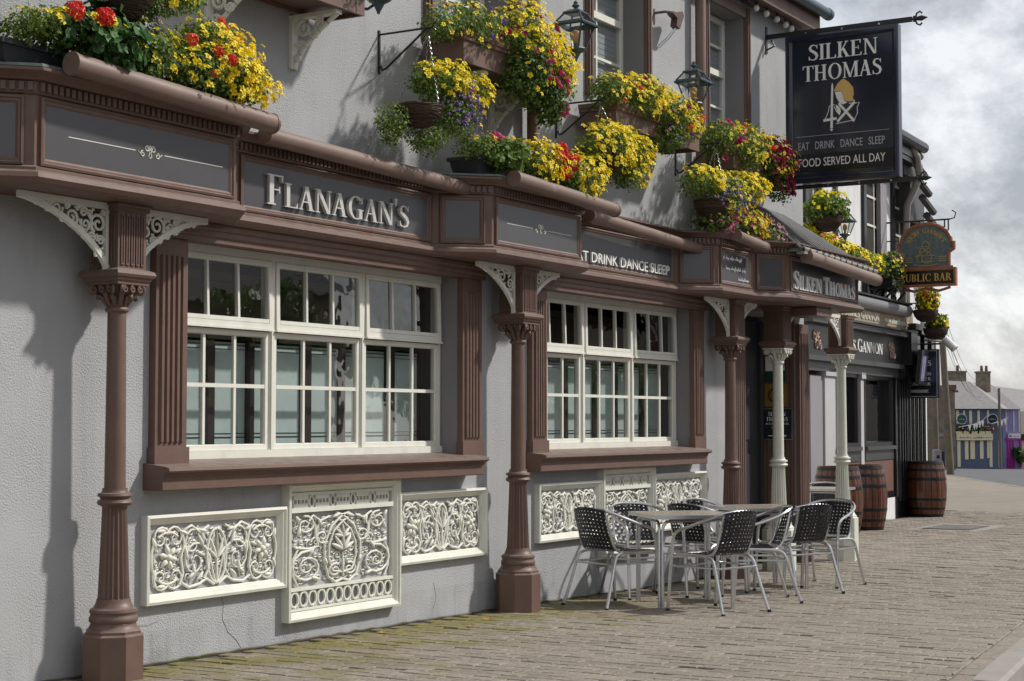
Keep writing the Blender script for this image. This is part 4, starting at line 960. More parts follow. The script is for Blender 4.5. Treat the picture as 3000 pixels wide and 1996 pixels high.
# ------------------------------------------------------------------ hanging pub sign
SX = 16.09
SG = lambda u, v, d: (SX - d, -(.23 + (u - .03) * .967), 3.86 + (v - 3.93) * .971)
t = thing('hanging_sign', 'large dark hanging pub sign with white lettering and a helmeted knight emblem', 'pub sign', (SX, 0, 5.4))
def fleur(mb, y, z, k=1.0):
    mb.tube([(SX, y, z), (SX, y - .05 * k, z), (SX, y - .09 * k, z), (SX, y - .15 * k, z)], [.012, .02 * k, .028 * k, .002], 8)
    for s_ in (-1, 1): mb.tube([(SX, y - a, z + s_ * b) for a, b in ((.03 * k, .01), (.045 * k, .05 * k), (.075 * k, .065 * k), (.095 * k, .045 * k))], .009 * k, 6); mb.tube([(SX, y - .02, z), (SX, y - .02, z + s_ * .03)], .012, 6)
mb = MB(); mb.box(SX - .012, SX + .012, -1.55, -.004, 5.395, 5.445); mb.box(SX - .02, SX + .02, -.012, -.001, 5.25, 5.53); mb.tube([(SX, -.01, 5.29), (SX, -.10, 5.32), (SX, -.06, 5.385)], .010, 6); fleur(mb, -1.55, 5.42, 1.05); obj('top_bar', mb, black_iron, t)
mb = MB(); mb.box(SX - .012, SX + .012, -1.58, -.004, 3.81, 3.85); fleur(mb, -1.58, 3.83, 1.0); obj('bottom_bar', mb, black_iron, t)
mb = MB(); mb.ring(SG, .03, 1.26, 3.93, 5.50, [(0, -.045), (0, .045), (.018, .05), (.045, .05), (.06, .03), (.07, .022)]); mb.fbox(SG, .09, 1.20, 3.995, 5.44, -.02, .018); mb.quad(*[SG(u, v, -.045) for u, v in ((.03, 3.93), (1.26, 3.93), (1.26, 5.50), (.03, 5.50))]); obj('board', mb, navy, t)
mb = MB(); mb.fbox(SG, .10, 1.19, 4.05, 4.235, .018, .021); obj('lower_band', mb, black_paint, t)
for u in (.25, .65, 1.05):
    mb = MB(); mb.tube([SG(u, 5.528, .012), SG(u, 5.528, .022)], .010, 8); mb.fbox(SG, u - .006, u + .006, 5.5, 5.515, -.006, .006); obj('bolt', mb, alu, t)
for u in (.13, .48, .82, 1.16):
    mb = MB(); mb.tube([SG(u, 3.90, .012), SG(u, 3.90, .020)], .010, 8); obj('bolt', mb, alu, t)
serif_text('SILKEN', SG, .28, 1.04, 5.225, .165, .019, .008, white_paint, t); serif_text('THOMAS', SG, .215, 1.08, 5.005, .165, .019, .008, white_paint, t)
mb = MB(); mb.fbox(SG, .13, 1.15, 4.425, 4.429, .018, .021); obj('rule_line', mb, alu, t)
sans_text('EAT   DRINK   DANCE   SLEEP', SG, .16, 1.10, 4.285, .082, .018, .003, mat('grey_lettering', (.45, .46, .47), .5), t)
sans_text('FOOD SERVED ALL DAY', SG, .165, 1.105, 4.105, .088, .0215, .004, white_paint, t)
# emblem: a small golden helmet over a white face, a sword and a shield with a saltire
E_ = lambda pts: [(.44 + a * .40, 4.47 + b * .53) for a, b in pts]
mb = MB(); mb.prism(E_([(.30, .78), (.38, .90), (.50, .98), (.56, 1.0), (.70, .92), (.82, .80), (.83, .66), (.80, .60), (.86, .54), (.72, .53), (.58, .56), (.54, .66), (.50, .76), (.32, .76)]), SG, .018, .022); obj('emblem_helmet', mb, mat('helmet_yellow', (.70, .46, .14), .5), t)
mb = MB(); mb.prism(E_([(.32, .75), (.495, .75), (.535, .66), (.57, .56), (.66, .52), (.54, .49), (.44, .53), (.36, .64)]), SG, .018, .0215)
mb.prism(E_([(.185, .04), (.255, .04), (.275, .88), (.25, .94), (.225, .88)]), SG, .018, .0225); mb.prism(E_([(.0, .18), (.36, .20), (.36, .25), (.0, .23)]), SG, .018, .0235); mb.tube([SG(u, v, .021) for u, v in E_([(.20, .02), (.22, .0), (.25, .02)])], .012, 6)
for a, b in (((.38, .16), (.86, .52)), ((.84, .14), (.42, .52))):
    d = Vector((b[0] - a[0], b[1] - a[1])).normalized(); n_ = Vector((-d.y, d.x)) * .028
    mb.prism(E_([(a[0] - n_.x, a[1] - n_.y), (b[0] - n_.x, b[1] - n_.y), (b[0] + n_.x, b[1] + n_.y), (a[0] + n_.x, a[1] + n_.y)]), SG, .018, .0215 + (.001 if a[0] > .5 else 0))
for pts in ([(.34, .12), (.84, .16), (.93, .30), (.92, .40), (.98, .50), (.88, .49), (.70, .50)], [(.30, .50), (.16, .48), (.14, .38), (.08, .28), (.04, .22)], [(.30, .46), (.36, .36), (.42, .30), (.46, .42), (.40, .46)]): mb.tube([SG(u, v, .020) for u, v in E_(pts)], .0045, 5)
mb.prism(E_([(.33, .50), (.42, .46), (.48, .36), (.44, .28), (.38, .34), (.36, .42)]), SG, .018, .0212)
obj('emblem', mb, white_paint, t)
# ------------------------------------------------------------------ lanterns, brackets, flood light, bulbs
def make_lantern():
    t = thing('wall_lantern', '', 'lantern', (0, 0, 0), 'Victorian lanterns along the facade', local=True)
    lv = [(.055, 0), (.125, .215)]; z1, z2, z3 = .0, .215, .255
    mb = MB(); q = math.pi / 4; S2 = math.sqrt(2)
    for k in range(4):
        a = q + k * math.pi / 2
        mb.tube([(.062 * S2 * math.cos(a), .062 * S2 * math.sin(a), 0), (.125 * S2 * math.cos(a), .125 * S2 * math.sin(a), .215)], .009, 5)
        mb.tube([(.135 * S2 * math.cos(a), .135 * S2 * math.sin(a), .24), (.075 * S2 * math.cos(a), .075 * S2 * math.sin(a), .325)], .009, 5)
    obj('post_frame', mb, lantern_m, t)
    mb = MB(); mb.lathe([(.150 * S2, .208), (.156 * S2, .222), (.140 * S2, .238), (.132 * S2, .246), (.118 * S2, .246), (.118 * S2, .208)], 0, 0, 4, rot=q, caps=False); obj('eaves_rim', mb, lantern_m, t)
    mb = MB(); mb.lathe([(.075 * S2, .318), (.088 * S2, .325), (.088 * S2, .334), (.045 * S2, .362), (.018, .37)], 0, 0, 4, rot=q); mb.lathe([(.018, .365), (.014, .378), (.032, .390), (.036, .402), (.018, .418), (.022, .43), (.008, .445), (.001, .45)], 0, 0, 12); obj('cap', mb, lantern_m, t)
    mb = MB(); mb.lathe([(.010, -.11), (.016, -.09), (.045, -.035), (.062 * S2, -.012), (.070 * S2, 0), (.064 * S2, .012)], 0, 0, 8, rot=q); obj('base', mb, lantern_m, t)
    mb = MB(); mb.lathe([(.018, .01), (.020, .05), (.022, .055)], 0, 0, 10); obj('lamp_holder', mb, lantern_m, t)
    mb = MB(); mb.lathe([(.018, .055), (.036, .09), (.042, .13), (.030, .165), (.004, .18)], 0, 0, 12); obj('bulb', mb, bulb_m, t, smooth=True)
    for k in range(4):
        a0, a1 = q + k * math.pi / 2, q + (k + 1) * math.pi / 2; P = lambda r, a, z: (r * S2 * math.cos(a), r * S2 * math.sin(a), z)
        g_ = MB(); g_.quad(P(.061, a0, .003), P(.061, a1, .003), P(.124, a1, .212), P(.124, a0, .212)); obj('pane', g_, lamp_glass, t)
        g_ = MB(); g_.quad(P(.133, a0, .244), P(.133, a1, .244), P(.076, a1, .322), P(.076, a0, .322)); obj('pane', g_, lamp_glass, t)
    mb = MB(); mb.tube([(0, .03, -.03), (0, .10, -.06), (0, .25, -.03), (0, .495, .02)], .012, 6); mb.tube([(0, .485, -.06), (0, .485, .14)], .018, 6); obj('wall_arm', mb, lantern_m, t)
    return t
ln = make_lantern(); ln.scale = (.86,) * 3; ln.location = (11.27, -.40, 4.32); ln['label'] = 'blue-black lantern with an amber bulb beside the big flower box and left upstairs window'
dup(ln, (13.44, -.40, 4.25), 0, 'blue-black lantern with an amber bulb in front of the brown down pipe')
dup(ln, (8.65, -.40, 4.14), 0, 'lantern at the top edge of the photo of which only the blue pointed base shows')
lnG = dup(ln, (22.75, 1.55, 4.10), 0, 'small far lantern on the white house beyond the hanging sign')
def make_bracket():
    t = thing('basket_bracket', '', 'bracket', (0, 0, 0), 'iron basket brackets on the wall', local=True)
    mb = MB(); mb.box(-.010, .010, -.010, -.001, -.27, .03); obj('back_plate', mb, black_iron, t)
    mb = MB(); mb.tube([(0, -.008, 0), (0, -.44, .0), (0, -.455, .03)], .0075, 6); obj('top_bar', mb, black_iron, t)
    mb = MB(); mb.tube([(0, -.40, .0), (0, -.06, -.24), (0, -.03, -.245), (0, -.022, -.215)], .0085, 6); obj('stay', mb, black_iron, t)
    mb = MB(); mb.tube([(0, -.40, .0), (0, -.425, -.02), (0, -.42, -.045), (0, -.40, -.04)], .005, 5); obj('hook', mb, black_iron, t)
    return t
br = make_bracket(); br.location = (9.21, 0, 4.07); br['label'] = 'black iron basket bracket on the bare wall left of the big flower box'
BRX = [(11.66, 3.99), (13.89, 3.965), (6.22, 4.25)]
for (x, z), l in zip(BRX, ('black iron basket bracket between the two lanterns, below the second flower box', 'black iron basket bracket under the third flower box', 'iron basket bracket out of sight above the first trough')):
    dup(br, (x, 0, z), 0, l)
t = thing('flood_light', 'rust-brown flood light on a short stem fixed to the upper wall', 'flood light', (13.5, 0, 5.0))
mb = MB(); mb.box(13.45, 13.475, -.006, 0, 5.02, 5.16); mb.tube([(13.46, -.004, 5.12), (13.50, -.10, 5.13), (13.58, -.15, 5.13)], .012, 6); obj('bracket', mb, floodl, t)
mb = MB(); F = lambda u, v, d: (13.62 + u, -.14 - d, 5.11 + v); mb.prism([(-.13, .0), (.08, .055), (.11, .02), (.02, -.12), (-.05, -.10), (-.03, -.03)], F, -.03, .035); obj('housing', mb, floodl, t)
mb = MB(); mb.tube([(13.62, -.14, 5.0), (13.57, -.08, 4.90), (13.53, -.01, 4.82)], .013, 6); obj('stem', mb, alu, t)
t = thing('festoon_lights', 'string of white globe bulbs hanging under the eaves', 'string lights', (16, -.2, 5.65))
mb = MB(); mb.tube([(15.0, -.12, 5.66), (15.7, -.12, 5.645), (16.22, -.12, 5.655), (16.8, -.12, 5.645)], .006, 5); obj('cable', mb, black_iron, t)
for x, z in ((15.55, 5.60), (15.82, 5.60), (16.10, 5.60), (16.34, 5.59), (16.50, 5.585)):
    mb = MB(); mb.lathe([(.004, z - .035), (.024, z - .026), (.033, z), (.025, z + .024), (.012, z + .032)], x, -.12, 12); b_ = obj('globe_bulb', mb, white_glass, t, smooth=True)
    mb = MB(); mb.lathe([(.014, z + .03), (.014, z + .06)], x, -.12, 8); obj('socket', mb, black_iron, b_)
# ------------------------------------------------------------------ tables, chairs, barrels
def make_table():
    t = thing('cafe_table', '', 'table', (0, 0, 0), 'square café tables', local=True)
    mb = MB(); mb.box(-.345, .345, -.345, .345, .692, .712); obj('tabletop', mb, tabletop_m, t)
    mb = MB(); F = lambda u, v, d: (u, v, .686 + d); mb.ring(F, -.352, .352, -.352, .352, [(0, 0), (0, .028), (.006, .0285), (.006, 0)]); obj('edge_band', mb, alu, t)
    for sx, sy in ((-1, -1), (1, -1), (1, 1), (-1, 1)):
        mb = MB()
        for dx, dy in ((-.04, 0), (0, -.04)):
            x, y = sx * (.30 + dx * .5), sy * (.30 + dy * .5)
            pts = [(x, y, 0), (x, y, .60)] + [(x + (sx * -(.06 * (1 - math.cos(R(a)))) if dx else 0), y + (sy * -(.06 * (1 - math.cos(R(a)))) if dy else 0), .60 + .07 * math.sin(R(a))) for a in (30, 60, 90)]
            pts.append((x - (sx * .30 if dx else 0), y - (sy * .30 if dy else 0), .672)); mb.tube(pts, .0125, 8)
        obj('leg', mb, alu, t, smooth=True)
    return t
def make_chair():
    t = thing('cafe_chair', '', 'chair', (0, 0, 0), 'aluminium café chairs with woven black straps', local=True)
    def curve(P, n=4):                                         # Catmull-Rom through the given points
        P = [Vector(p) for p in P]; out = []
        for i in range(len(P) - 1):
            a, b, c, d = P[max(i - 1, 0)], P[i], P[i + 1], P[min(i + 2, len(P) - 1)]
            for k in range(n):
                s_ = k / n; out.append(.5 * ((2 * b) + (c - a) * s_ + (2 * a - 5 * b + 4 * c - d) * s_ ** 2 + (3 * b - a - 3 * c + d) * s_ ** 3))
        return out + [P[-1]]
    half = [(.245, .265, 0), (.225, .262, .25), (.205, .26, .46), (.19, .26, .555), (.14, .262, .605), (.02, .265, .64), (-.12, .25, .69), (-.22, .18, .735), (-.265, .07, .752)]
    full = half + [(x, -y, z) for x, y, z in reversed(half)]
    mb = MB(); mb.tube(curve(full), .0125, 8); obj('arm_hoop', mb, alu, t, smooth=True)
    for s_ in (1, -1):
        mb = MB(); mb.tube(curve([(-.30, s_ * .255, 0), (-.235, s_ * .235, .20), (-.185, s_ * .222, .36), (-.15, s_ * .215, .405), (-.08, s_ * .212, .42), (.08, s_ * .212, .425), (.205, s_ * .235, .425)]), .0125, 8); obj('rear_leg', mb, alu, t, smooth=True)
        mb = MB(); mb.tube(curve([(.20, s_ * .19, .428), (.0, s_ * .188, .425), (-.11, s_ * .185, .43), (-.165, s_ * .182, .475), (-.195, s_ * .18, .56), (-.225, s_ * .172, .68), (-.24, s_ * .165, .728)]), .010, 8); obj('back_upright', mb, alu, t, smooth=True)
        mb = MB(); mb.lathe([(.015, -.001), (.015, .02)], -.30, s_ * .255, 8); mb.lathe([(.015, -.001), (.015, .02)], .245, s_ * .265, 8); obj('foot_cap', mb, black_paint, t)
    mb = MB(); mb.tube([(-.20, -.225, .335), (-.20, .225, .335)], .008, 6); mb.tube([(.215, -.26, .335), (.215, .26, .335)], .008, 6); mb.tube([(-.20, -.225, .34), (.215, -.26, .34)], .008, 6); mb.tube([(-.20, .225, .34), (.215, .26, .34)], .008, 6); mb.tube([(.20, -.25, .425), (.20, .25, .425)], .010, 8); obj('stretcher', mb, alu, t)
    def weave(S_, nu, nv, name, gap=.30):
        mb = MB(); N_ = 2
        for i in range(nu):
            for j in range(nv):
                o = .0035 if (i + j) % 2 else -.0035                 # strap crossing: one over, one under
                u0, u1 = (i + gap / 2) / nu, (i + 1 - gap / 2) / nu; a0, a1 = i / nu, (i + 1) / nu
                v0, v1 = (j + gap / 2) / nv, (j + 1 - gap / 2) / nv; b0, b1 = j / nv, (j + 1) / nv
                um, vm = (a0 + a1) / 2, (b0 + b1) / 2
                mb.add([S_(u0, b0, 0), S_(u1, b0, 0), S_(u1, vm, o), S_(u0, vm, o), S_(u1, b1, 0), S_(u0, b1, 0)], [(0, 1, 2, 3), (3, 2, 4, 5)])
                mb.add([S_(a0, v0, 0), S_(um, v0, -o), S_(um, v1, -o), S_(a0, v1, 0), S_(a1, v0, 0), S_(a1, v1, 0)], [(0, 1, 2, 3), (1, 4, 5, 2)])
        obj(name, mb, strap_m, t)
    def back(u, v, o):
        z = .445 + v * .30; x = -.155 - .10 * v - .015 * math.sin(v * 3.1); b = .05 * (1 - (2 * u - 1) ** 2) * (.3 + .7 * v); hw = .178 + .0 * v
        z += .022 * (1 - (2 * u - 1) ** 2) * v
        return (x - b + o, (2 * u - 1) * hw, z)
    weave(back, 10, 11, 'woven_back')
    weave(lambda u, v, o: (.20 - .33 * v, (2 * u - 1) * .19, .436 - .012 * math.sin(math.pi * u) + .012 * max(0, v - .8) * 5 * .3 + o), 10, 10, 'woven_seat', .18)
    return t
T1 = make_table(); T1.location = (11.97, -.98, gz(12)); T1.rotation_euler.z = R(-46); T1['label'] = 'square café table with a speckled top, nearer of the two in front of the window'
dup(T1, (13.95, -.80, gz(14)), R(-40), 'square café table with a speckled top behind the nearer one')
dup(T1, (19.2, .62, gz(19)), R(8), 'café table beyond the porch, only a corner and a leg showing')
ch = make_chair()
CH = [(11.56, -.57, -21, 'woven café chair at the left end of the nearer table, its back to the left'),
      (11.62, -1.40, 72, 'woven café chair nearest the street at the nearer table, its back towards the viewer'),
      (12.42, -.40, 235, 'woven café chair against the wall behind the nearer table, facing the street'),
      (12.66, -1.30, 124, 'woven café chair seen edge-on at the right of the nearer table'),
      (13.02, -.66, -15, 'woven café chair at the left of the far table, half hidden behind the nearer table'),
      (13.62, -1.26, 62, 'woven café chair with its back to the viewer at the far table'),
      (14.42, -1.20, 172, 'woven café chair at the right end of the far table, before the cream plinth'),
      (14.08, -.30, 262, 'woven café chair against the wall behind the far table'),
      (19.62, .72, 200, 'café chair beyond the porch, only its silver arm showing')]
for i, (x, y, a, l) in enumerate(CH):
    if i == 0: ch.location = (x, y, gz(x) + .001); ch.rotation_euler.z = R(a); ch['label'] = l
    else: dup(ch, (x, y, gz(x) + .001), R(a), l)
def make_barrel():
    t = thing('wooden_barrel', '', 'barrel', (0, 0, 0), 'oak barrels outside the black shopfront', local=True)
    H = .92; rad = lambda z: .27 + .065 * (1 - ((z - H / 2) / (H / 2)) ** 2)
    zs = [0, .12, .25, .38, .46, .54, .67, .80, .92]; n = 22; w_ = 2 * math.pi / n; st = MB()
    V = []
    for z in zs:
        for a, dr in ((-w_ / 2 + .012, -.002), (0, .003), (w_ / 2 - .012, -.002), (w_ / 2 - .012, -.022), (-w_ / 2 + .012, -.022)):
            r = rad(z) + dr; V.append((r * math.cos(a), r * math.sin(a), z))
    F = [(i * 5 + k, i * 5 + (k + 1) % 5, (i + 1) * 5 + (k + 1) % 5, (i + 1) * 5 + k) for i in range(len(zs) - 1) for k in range(5)] + [(0, 1, 2, 3, 4), tuple(len(V) - 5 + i for i in range(5))]
    st.add(V, F); me = st.mesh('stave', wood_b)
    for k in range(n):
        o = put('stave', me, t); o.rotation_euler.z = k * w_
    for z0, z1 in ((.005, .055), (.12, .165), (.27, .315), (.605, .65), (.755, .80), (.865, .915)):
        mb = MB(); mb.lathe([(rad(z0) + .001, z0), (rad(z0) + .005, z0 + .002), (rad(z1) + .005, z1 - .002), (rad(z1) + .001, z1)], 0, 0, 40, caps=False); obj('hoop', mb, hoop_m, t, smooth=True)
    mb = MB(); mb.lathe([(.25, .02), (.25, .895)], 0, 0, 24); obj('head', mb, wood_b, t)
    return t
ba = make_barrel(); ba.location = (23.1, 1.44, gz(23.1)); ba['label'] = 'dark oak barrel just right of the cream porch column'
dup(ba, (27.4, 1.86, gz(27.4)), 1.0, 'dark oak barrel standing alone at the corner of the black shopfront')
dup(ba, (21.9, 1.38, gz(21.9)), 2.0, 'oak barrel half hidden between the brown pilaster and the cream column')
# ------------------------------------------------------------------ the black shopfront beyond the porch
GP = Vector((23, 1.95)); GD = Vector((math.cos(R(3)), math.sin(R(3))))
GF = planef(GP, GP + GD)
gan = thing('corner_pub', 'neighbouring pub with a black shopfront and white upper wall with black surrounds', 'building', (23, 2, -.1))
mb = MB(); mb.fbox(GF, -6, 5.4, 3.0, 5.9, -8, 0); mb.fbox(GF, -6, -.72, -.3, 3.0, -8, -.02); obj('wall', mb, white_wall, gan)
mb = MB(); mb.fbox(GF, -.72, 4.3, -.3, 3.0, -3, -.40); obj('shop_back', mb, dark_in, gan)
mb = MB(); mb.fbox(GF, -.72, -.14, -.2, 2.10, -.4, 0); obj('grey_panel', mb, lav_wall, gan)
for a, b in ((-.14, .36), (1.66, 1.82)):
    mb = MB(); mb.fbox(GF, a, b, -.2, 2.16, -.3, .03); mb.fbox(GF, a - .03, b + .03, 2.10, 2.2, -.1, .06); obj('white_pilaster', mb, dull_white, gan)
mb = MB(); mb.fbox(GF, -1.2, 4.05, 2.34, 2.82, -.35, .10); obj('fascia', mb, black_paint, gan, label='black fascia board with white name lettering'); fo = gan.children[-1]
mb = MB(); mb.fbox(GF, -1.22, 4.10, 2.30, 2.37, -.1, .15); mb.fbox(GF, -1.22, 4.10, 2.16, 2.30, -.3, .06); mb.fbox(GF, -1.25, 4.15, 2.82, 2.90, -.1, .22); mb.fbox(GF, -1.25, 4.2, 2.905, 2.935, -.1, .27); obj('cornice', mb, mat('grey_black_trim', (.055, .055, .058), .35), gan)
mb = MB(); mb.fbox(GF, -1.2, 4.1, 2.94, 3.20, -.1, .21); tb = obj('upper_board', mb, tan_board, gan)
serif_text('SQUIRES GANNON', GF, .05, 2.05, 2.99, .12, .21, .012, cream, tb, each=None); sans_text('www.silkenthomas.com', GF, 2.35, 4.0, 2.995, .10, .21, .012, cream, tb)
serif_text('SQUIRES GANNON', GF, -.15, 2.62, 2.50, .19, .10, .012, white_paint, fo, small=.86, each=None)
for uc in (-.72, 3.15):
    mb = MB()
    for k, (a, b, r0, a0, tt) in enumerate(((-.10, .06, .08, 60, 1.3), (.08, .03, .09, 180, -1.4), (-.02, -.07, .09, 0, 1.2), (.13, -.07, .06, 40, -1.3), (0, .10, .05, 200, 1.2))): mb.tube([GF(uc + u, 2.58 + v, .105) for u, v in spiral(a, b, r0, .015, a0, tt)], .016, 5)
    obj('painted_swirl', mb, mat('dull_pink_paint', (.36, .22, .17), .6) if 'dull_pink_paint' not in MATS else MATS['dull_pink_paint'], fo)
mb = MB(); mb.tube([GF(-1.0, 3.235, .25), GF(3.55, 3.235, .25)], .095, 20); mb.tube([GF(3.45, 3.235, .25), GF(3.57, 3.235, .25)], .101, 20); obj('awning_roll', mb, mat('grey_awning', (.24, .24, .25), .4), gan, smooth=True)
mb = MB(); mb.fbox(GF, -1.0, 3.55, 3.325, 3.35, .0, .35); obj('awning_hood', mb, black_paint, gan)
def shop_window(a, b, z0, z1):
    mb = MB(); mb.ring(GF, a, b, z0, z1, [(0, -.28), (0, .02), (.06, .02), (.07, -.03), (.07, -.28)]); o = obj('window', mb, black_paint, gan)
    g_ = MB(); g_.quad(*[GF(u, v, -.10) for u, v in ((a + .06, z0 + .06), (b - .06, z0 + .06), (b - .06, z1 - .06), (a + .06, z1 - .06))]); obj('pane', g_, glass, o)
    q = MB()
    if b - a > 1.3:
        for z in (z0 + .08, z0 + .52, z0 + .95): q.fbox(GF, a + .07, a + .75, z, z + .03, -.38, -.2)
        for k in range(7): q.tube([GF(a + .12 + .09 * k, z0 + .55, -.28), GF(a + .12 + .09 * k, z0 + .55 + .16 + .05 * (k % 3), -.28)], .025, 6)
        for k in range(5): q.tube([GF(a + .15 + .12 * k, z0 + .11, -.28), GF(a + .15 + .12 * k, z0 + .11 + .26, -.28)], .016, 6)
        obj('bottle_shelf', q, cream_green, o)
    mb = MB(); mb.fbox(GF, a - .02, b + .02, z0 - .06, z0, -.1, .07); mb.fbox(GF, a, b, z0 - .22, z0 - .06, -.1, .025); obj('sill', mb, mat('shop_sill', (.05, .052, .05), .4) if 'shop_sill' not in MATS else MATS['shop_sill'], o)
shop_window(.38, 1.58, 1.06, 2.17); shop_window(1.90, 3.52, 1.06, 2.17)
mb = MB(); mb.fbox(GF, .38, 1.6, .33, .84, -.3, .01); mb.fbox(GF, 1.86, 3.54, .33, .84, -.3, .01); obj('stall_riser', mb, rust, gan)
mb = MB(); mb.fbox(GF, .36, 3.56, .22, .33, -.3, .022); mb.fbox(GF, 3.56, 3.64, -.2, 2.2, -.1, .05); obj('black_band', mb, black_paint, gan)
mb = MB(); mb.fbox(GF, .36, 3.7, -.25, .22, -.3, .028); mb.fbox(GF, 3.645, 3.70, .22, 2.2, -.1, .035); obj('white_plinth', mb, white_wall, gan)
mb = MB(); mb.fbox(GF, 3.705, 4.3, -.2, 2.2, -.3, .03)
for a in (3.75, 3.90, 4.05, 4.20): mb.fbox(GF, a, a + .05, .15, 2.1, .03, .07)
mb.fbox(GF, 3.74, 4.3, 2.2, 2.36, -.1, .16); mb.fbox(GF, 3.8, 4.2, 2.37, 3.0, .1, .26); mb.fbox(GF, 3.78, 4.25, 2.95, 3.05, .1, .34); obj('black_console', mb, black_paint, gan)
G1 = GP + GD * 4.3; GD2 = Vector((math.cos(R(8)), math.sin(R(8)))); G2 = planef(G1, G1 + GD2)
mb = MB(); mb.fbox(G2, 0, 1.84, -.3, 3.2, -2, -.04); mb.fbox(G2, 0, 1.84, 2.30, 2.40, -.1, .18); mb.fbox(G2, 0, 1.86, 2.9, 3.0, -.1, .30)
for a in (.06, .44, .82, 1.2, 1.58): mb.fbox(G2, a, a + .22, -.2, 2.3, -.1, .06); mb.fbox(G2, a + .08, a + .14, .1, 2.2, .06, .075); mb.fbox(G2, a - .02, a + .24, 2.18, 2.29, -.05, .14)
for a in (.0, .75, 1.5): mb.fbox(G2, a, a + .3, 2.41, 2.88, .0, .22)
obj('corner_shopfront', mb, black_paint, gan)
mb = MB(); mb.fbox(G2, 1.85, 1.97, -.3, 5.4, -1, .05); mb.fbox(G2, 0, 1.85, 3.2, 5.4, -2, -.05); obj('corner_wall', mb, white_wall, gan)
# black timber bands and windows of the upper wall
for a, b in ((-1.35, -1.20), (-1.0, -.84), (-.36, -.24), (.42, .52), (1.88, 2.02), (2.98, 3.12), (3.55, 3.66), (4.4, 4.55)):
    mb = MB(); mb.fbox(GF, a, b, 3.35, 5.6, .001, .05); obj('black_timber', mb, black_paint, gan)
for a, b in ((-.84, -.36), (2.02, 2.98), (3.66, 4.4)):
    mb = MB(); mb.fbox(GF, a, b, 3.6, 5.35, .001, .012); w_ = obj('window', mb, dark_in, gan); q = MB()
    for z in (3.62, 4.05, 4.5, 4.95, 5.3): q.fbox(GF, a, b, z, z + .035, .012, .03)
    q.fbox(GF, (a + b) / 2 - .015, (a + b) / 2 + .015, 3.6, 5.35, .012, .028); obj('glazing_bar', q, cream, w_)
mb = MB(); mb.fbox(GF, 2.62, 2.97, 3.55, 5.4, .031, .10); obj('reveal_slab', mb, lav_wall, gan)  # the window's reveal, added as a raised grey slab over the glazing
mb = MB(); mb.fbox(GF, -6, 3.75, 5.62, 5.70, -.1, .42); mb.fbox(GF, -6, 3.75, 5.70, 5.95, .30, .44); mb.tube([GF(-6, 5.92, .5), GF(3.8, 5.92, .5)], .09, 10); obj('eaves', mb, black_paint, gan)
mb = MB(); mb.tube([GF(3.2, 5.92, .40), GF(3.5, 5.75, .46), GF(3.75, 5.45, .44), GF(3.85, 5.0, .20), GF(3.86, 3.1, .10)], .06, 10); obj('down_pipe', mb, concrete, gan, smooth=True)
mb = MB(); mb.add([GF(-6, 5.95, .42), GF(3.75, 5.95, .42), GF(3.75, 8.2, -3.5), GF(-6, 8.2, -3.5), GF(3.75, 5.8, .40), GF(3.75, 8.0, -3.5)], [(0, 1, 2, 3), (1, 4, 5, 2)]); obj('roof', mb, slate_m, gan)
mb = MB(); mb.fbox(GF, 3.3, 4.5, 5.45, 5.75, -1.2, .30); mb.fbox(GF, 3.3, 4.3, 5.75, 6.15, -1.3, .22); mb.fbox(GF, 4.0, 4.9, 4.75, 5.45, -.5, .22); mb.fbox(GF, 4.5, 5.2, 4.3, 4.75, -.4, .30); mb.fbox(G2, .9, 1.9, 3.9, 4.3, -.4, .35)
for k in range(6): mb.tube([GF(3.4 + .28 * k, 6.0 - .27 * k, .34), GF(3.75 + .28 * k, 5.75 - .27 * k, .46)], .06, 6)
obj('eaves_end', mb, slate_m, gan)  # dark boxes and tubes standing in for the old eaves and pipes seen end-on
# Squire Gannon's hanging sign
HX_ = 25.95
HG = lambda u, v, d: (HX_ - d, 1.365 - u, v)
t = thing('arched_pub_sign', 'old arch-topped pub sign with gold lettering and a red-brown frame', 'pub sign', (HX_, 1.7, 3.6))
outl = [(-.42, 3.86), (-.36, 3.86), (-.36, 4.10), (-.44, 4.16), (-.44, 4.26)] + [(-.40 * math.cos(R(a)) , 4.26 + .30 * math.sin(R(a))) for a in range(0, 181, 15)] + [(.44, 4.26), (.44, 4.16), (.36, 4.10), (.36, 3.86), (.42, 3.86)]
mb = MB(); mb.prism([(u * .93, 4.05 + (v - 4.05) * .94) for u, v in outl], HG, -.03, .02); obj('field', mb, mat('slate_blue_sign', (.10, .135, .14), .5, var=.45, vscale=12, dirt=((.36, .29, .15), 14, .58, .72)), t)
mb = MB(); mb.tube([HG(u, v, .0) for u, v in outl + [outl[0]]], .034, 8); obj('arched_frame', mb, mat('red_brown_frame', (.30, .11, .055), .45, var=.3), t)
mb = MB(); mb.fbox(HG, -.46, .46, 3.60, 3.83, -.04, .03); obj('name_board', mb, black_paint, t); nb = t.children[-1]
mb = MB(); mb.ring(HG, -.48, .48, 3.57, 3.86, [(0, -.05), (0, .045), (.035, .045), (.04, .03)]); mb.tube([HG(-.38, 3.55, 0), HG(-.2, 3.50, 0), HG(0, 3.54, 0), HG(.2, 3.50, 0), HG(.38, 3.55, 0)], .022, 6); obj('board_frame', mb, MATS['red_brown_frame'], t)
serif_text('PUBLIC BAR', HG, -.41, .41, 3.655, .12, .03, .008, gold, nb, each=None)
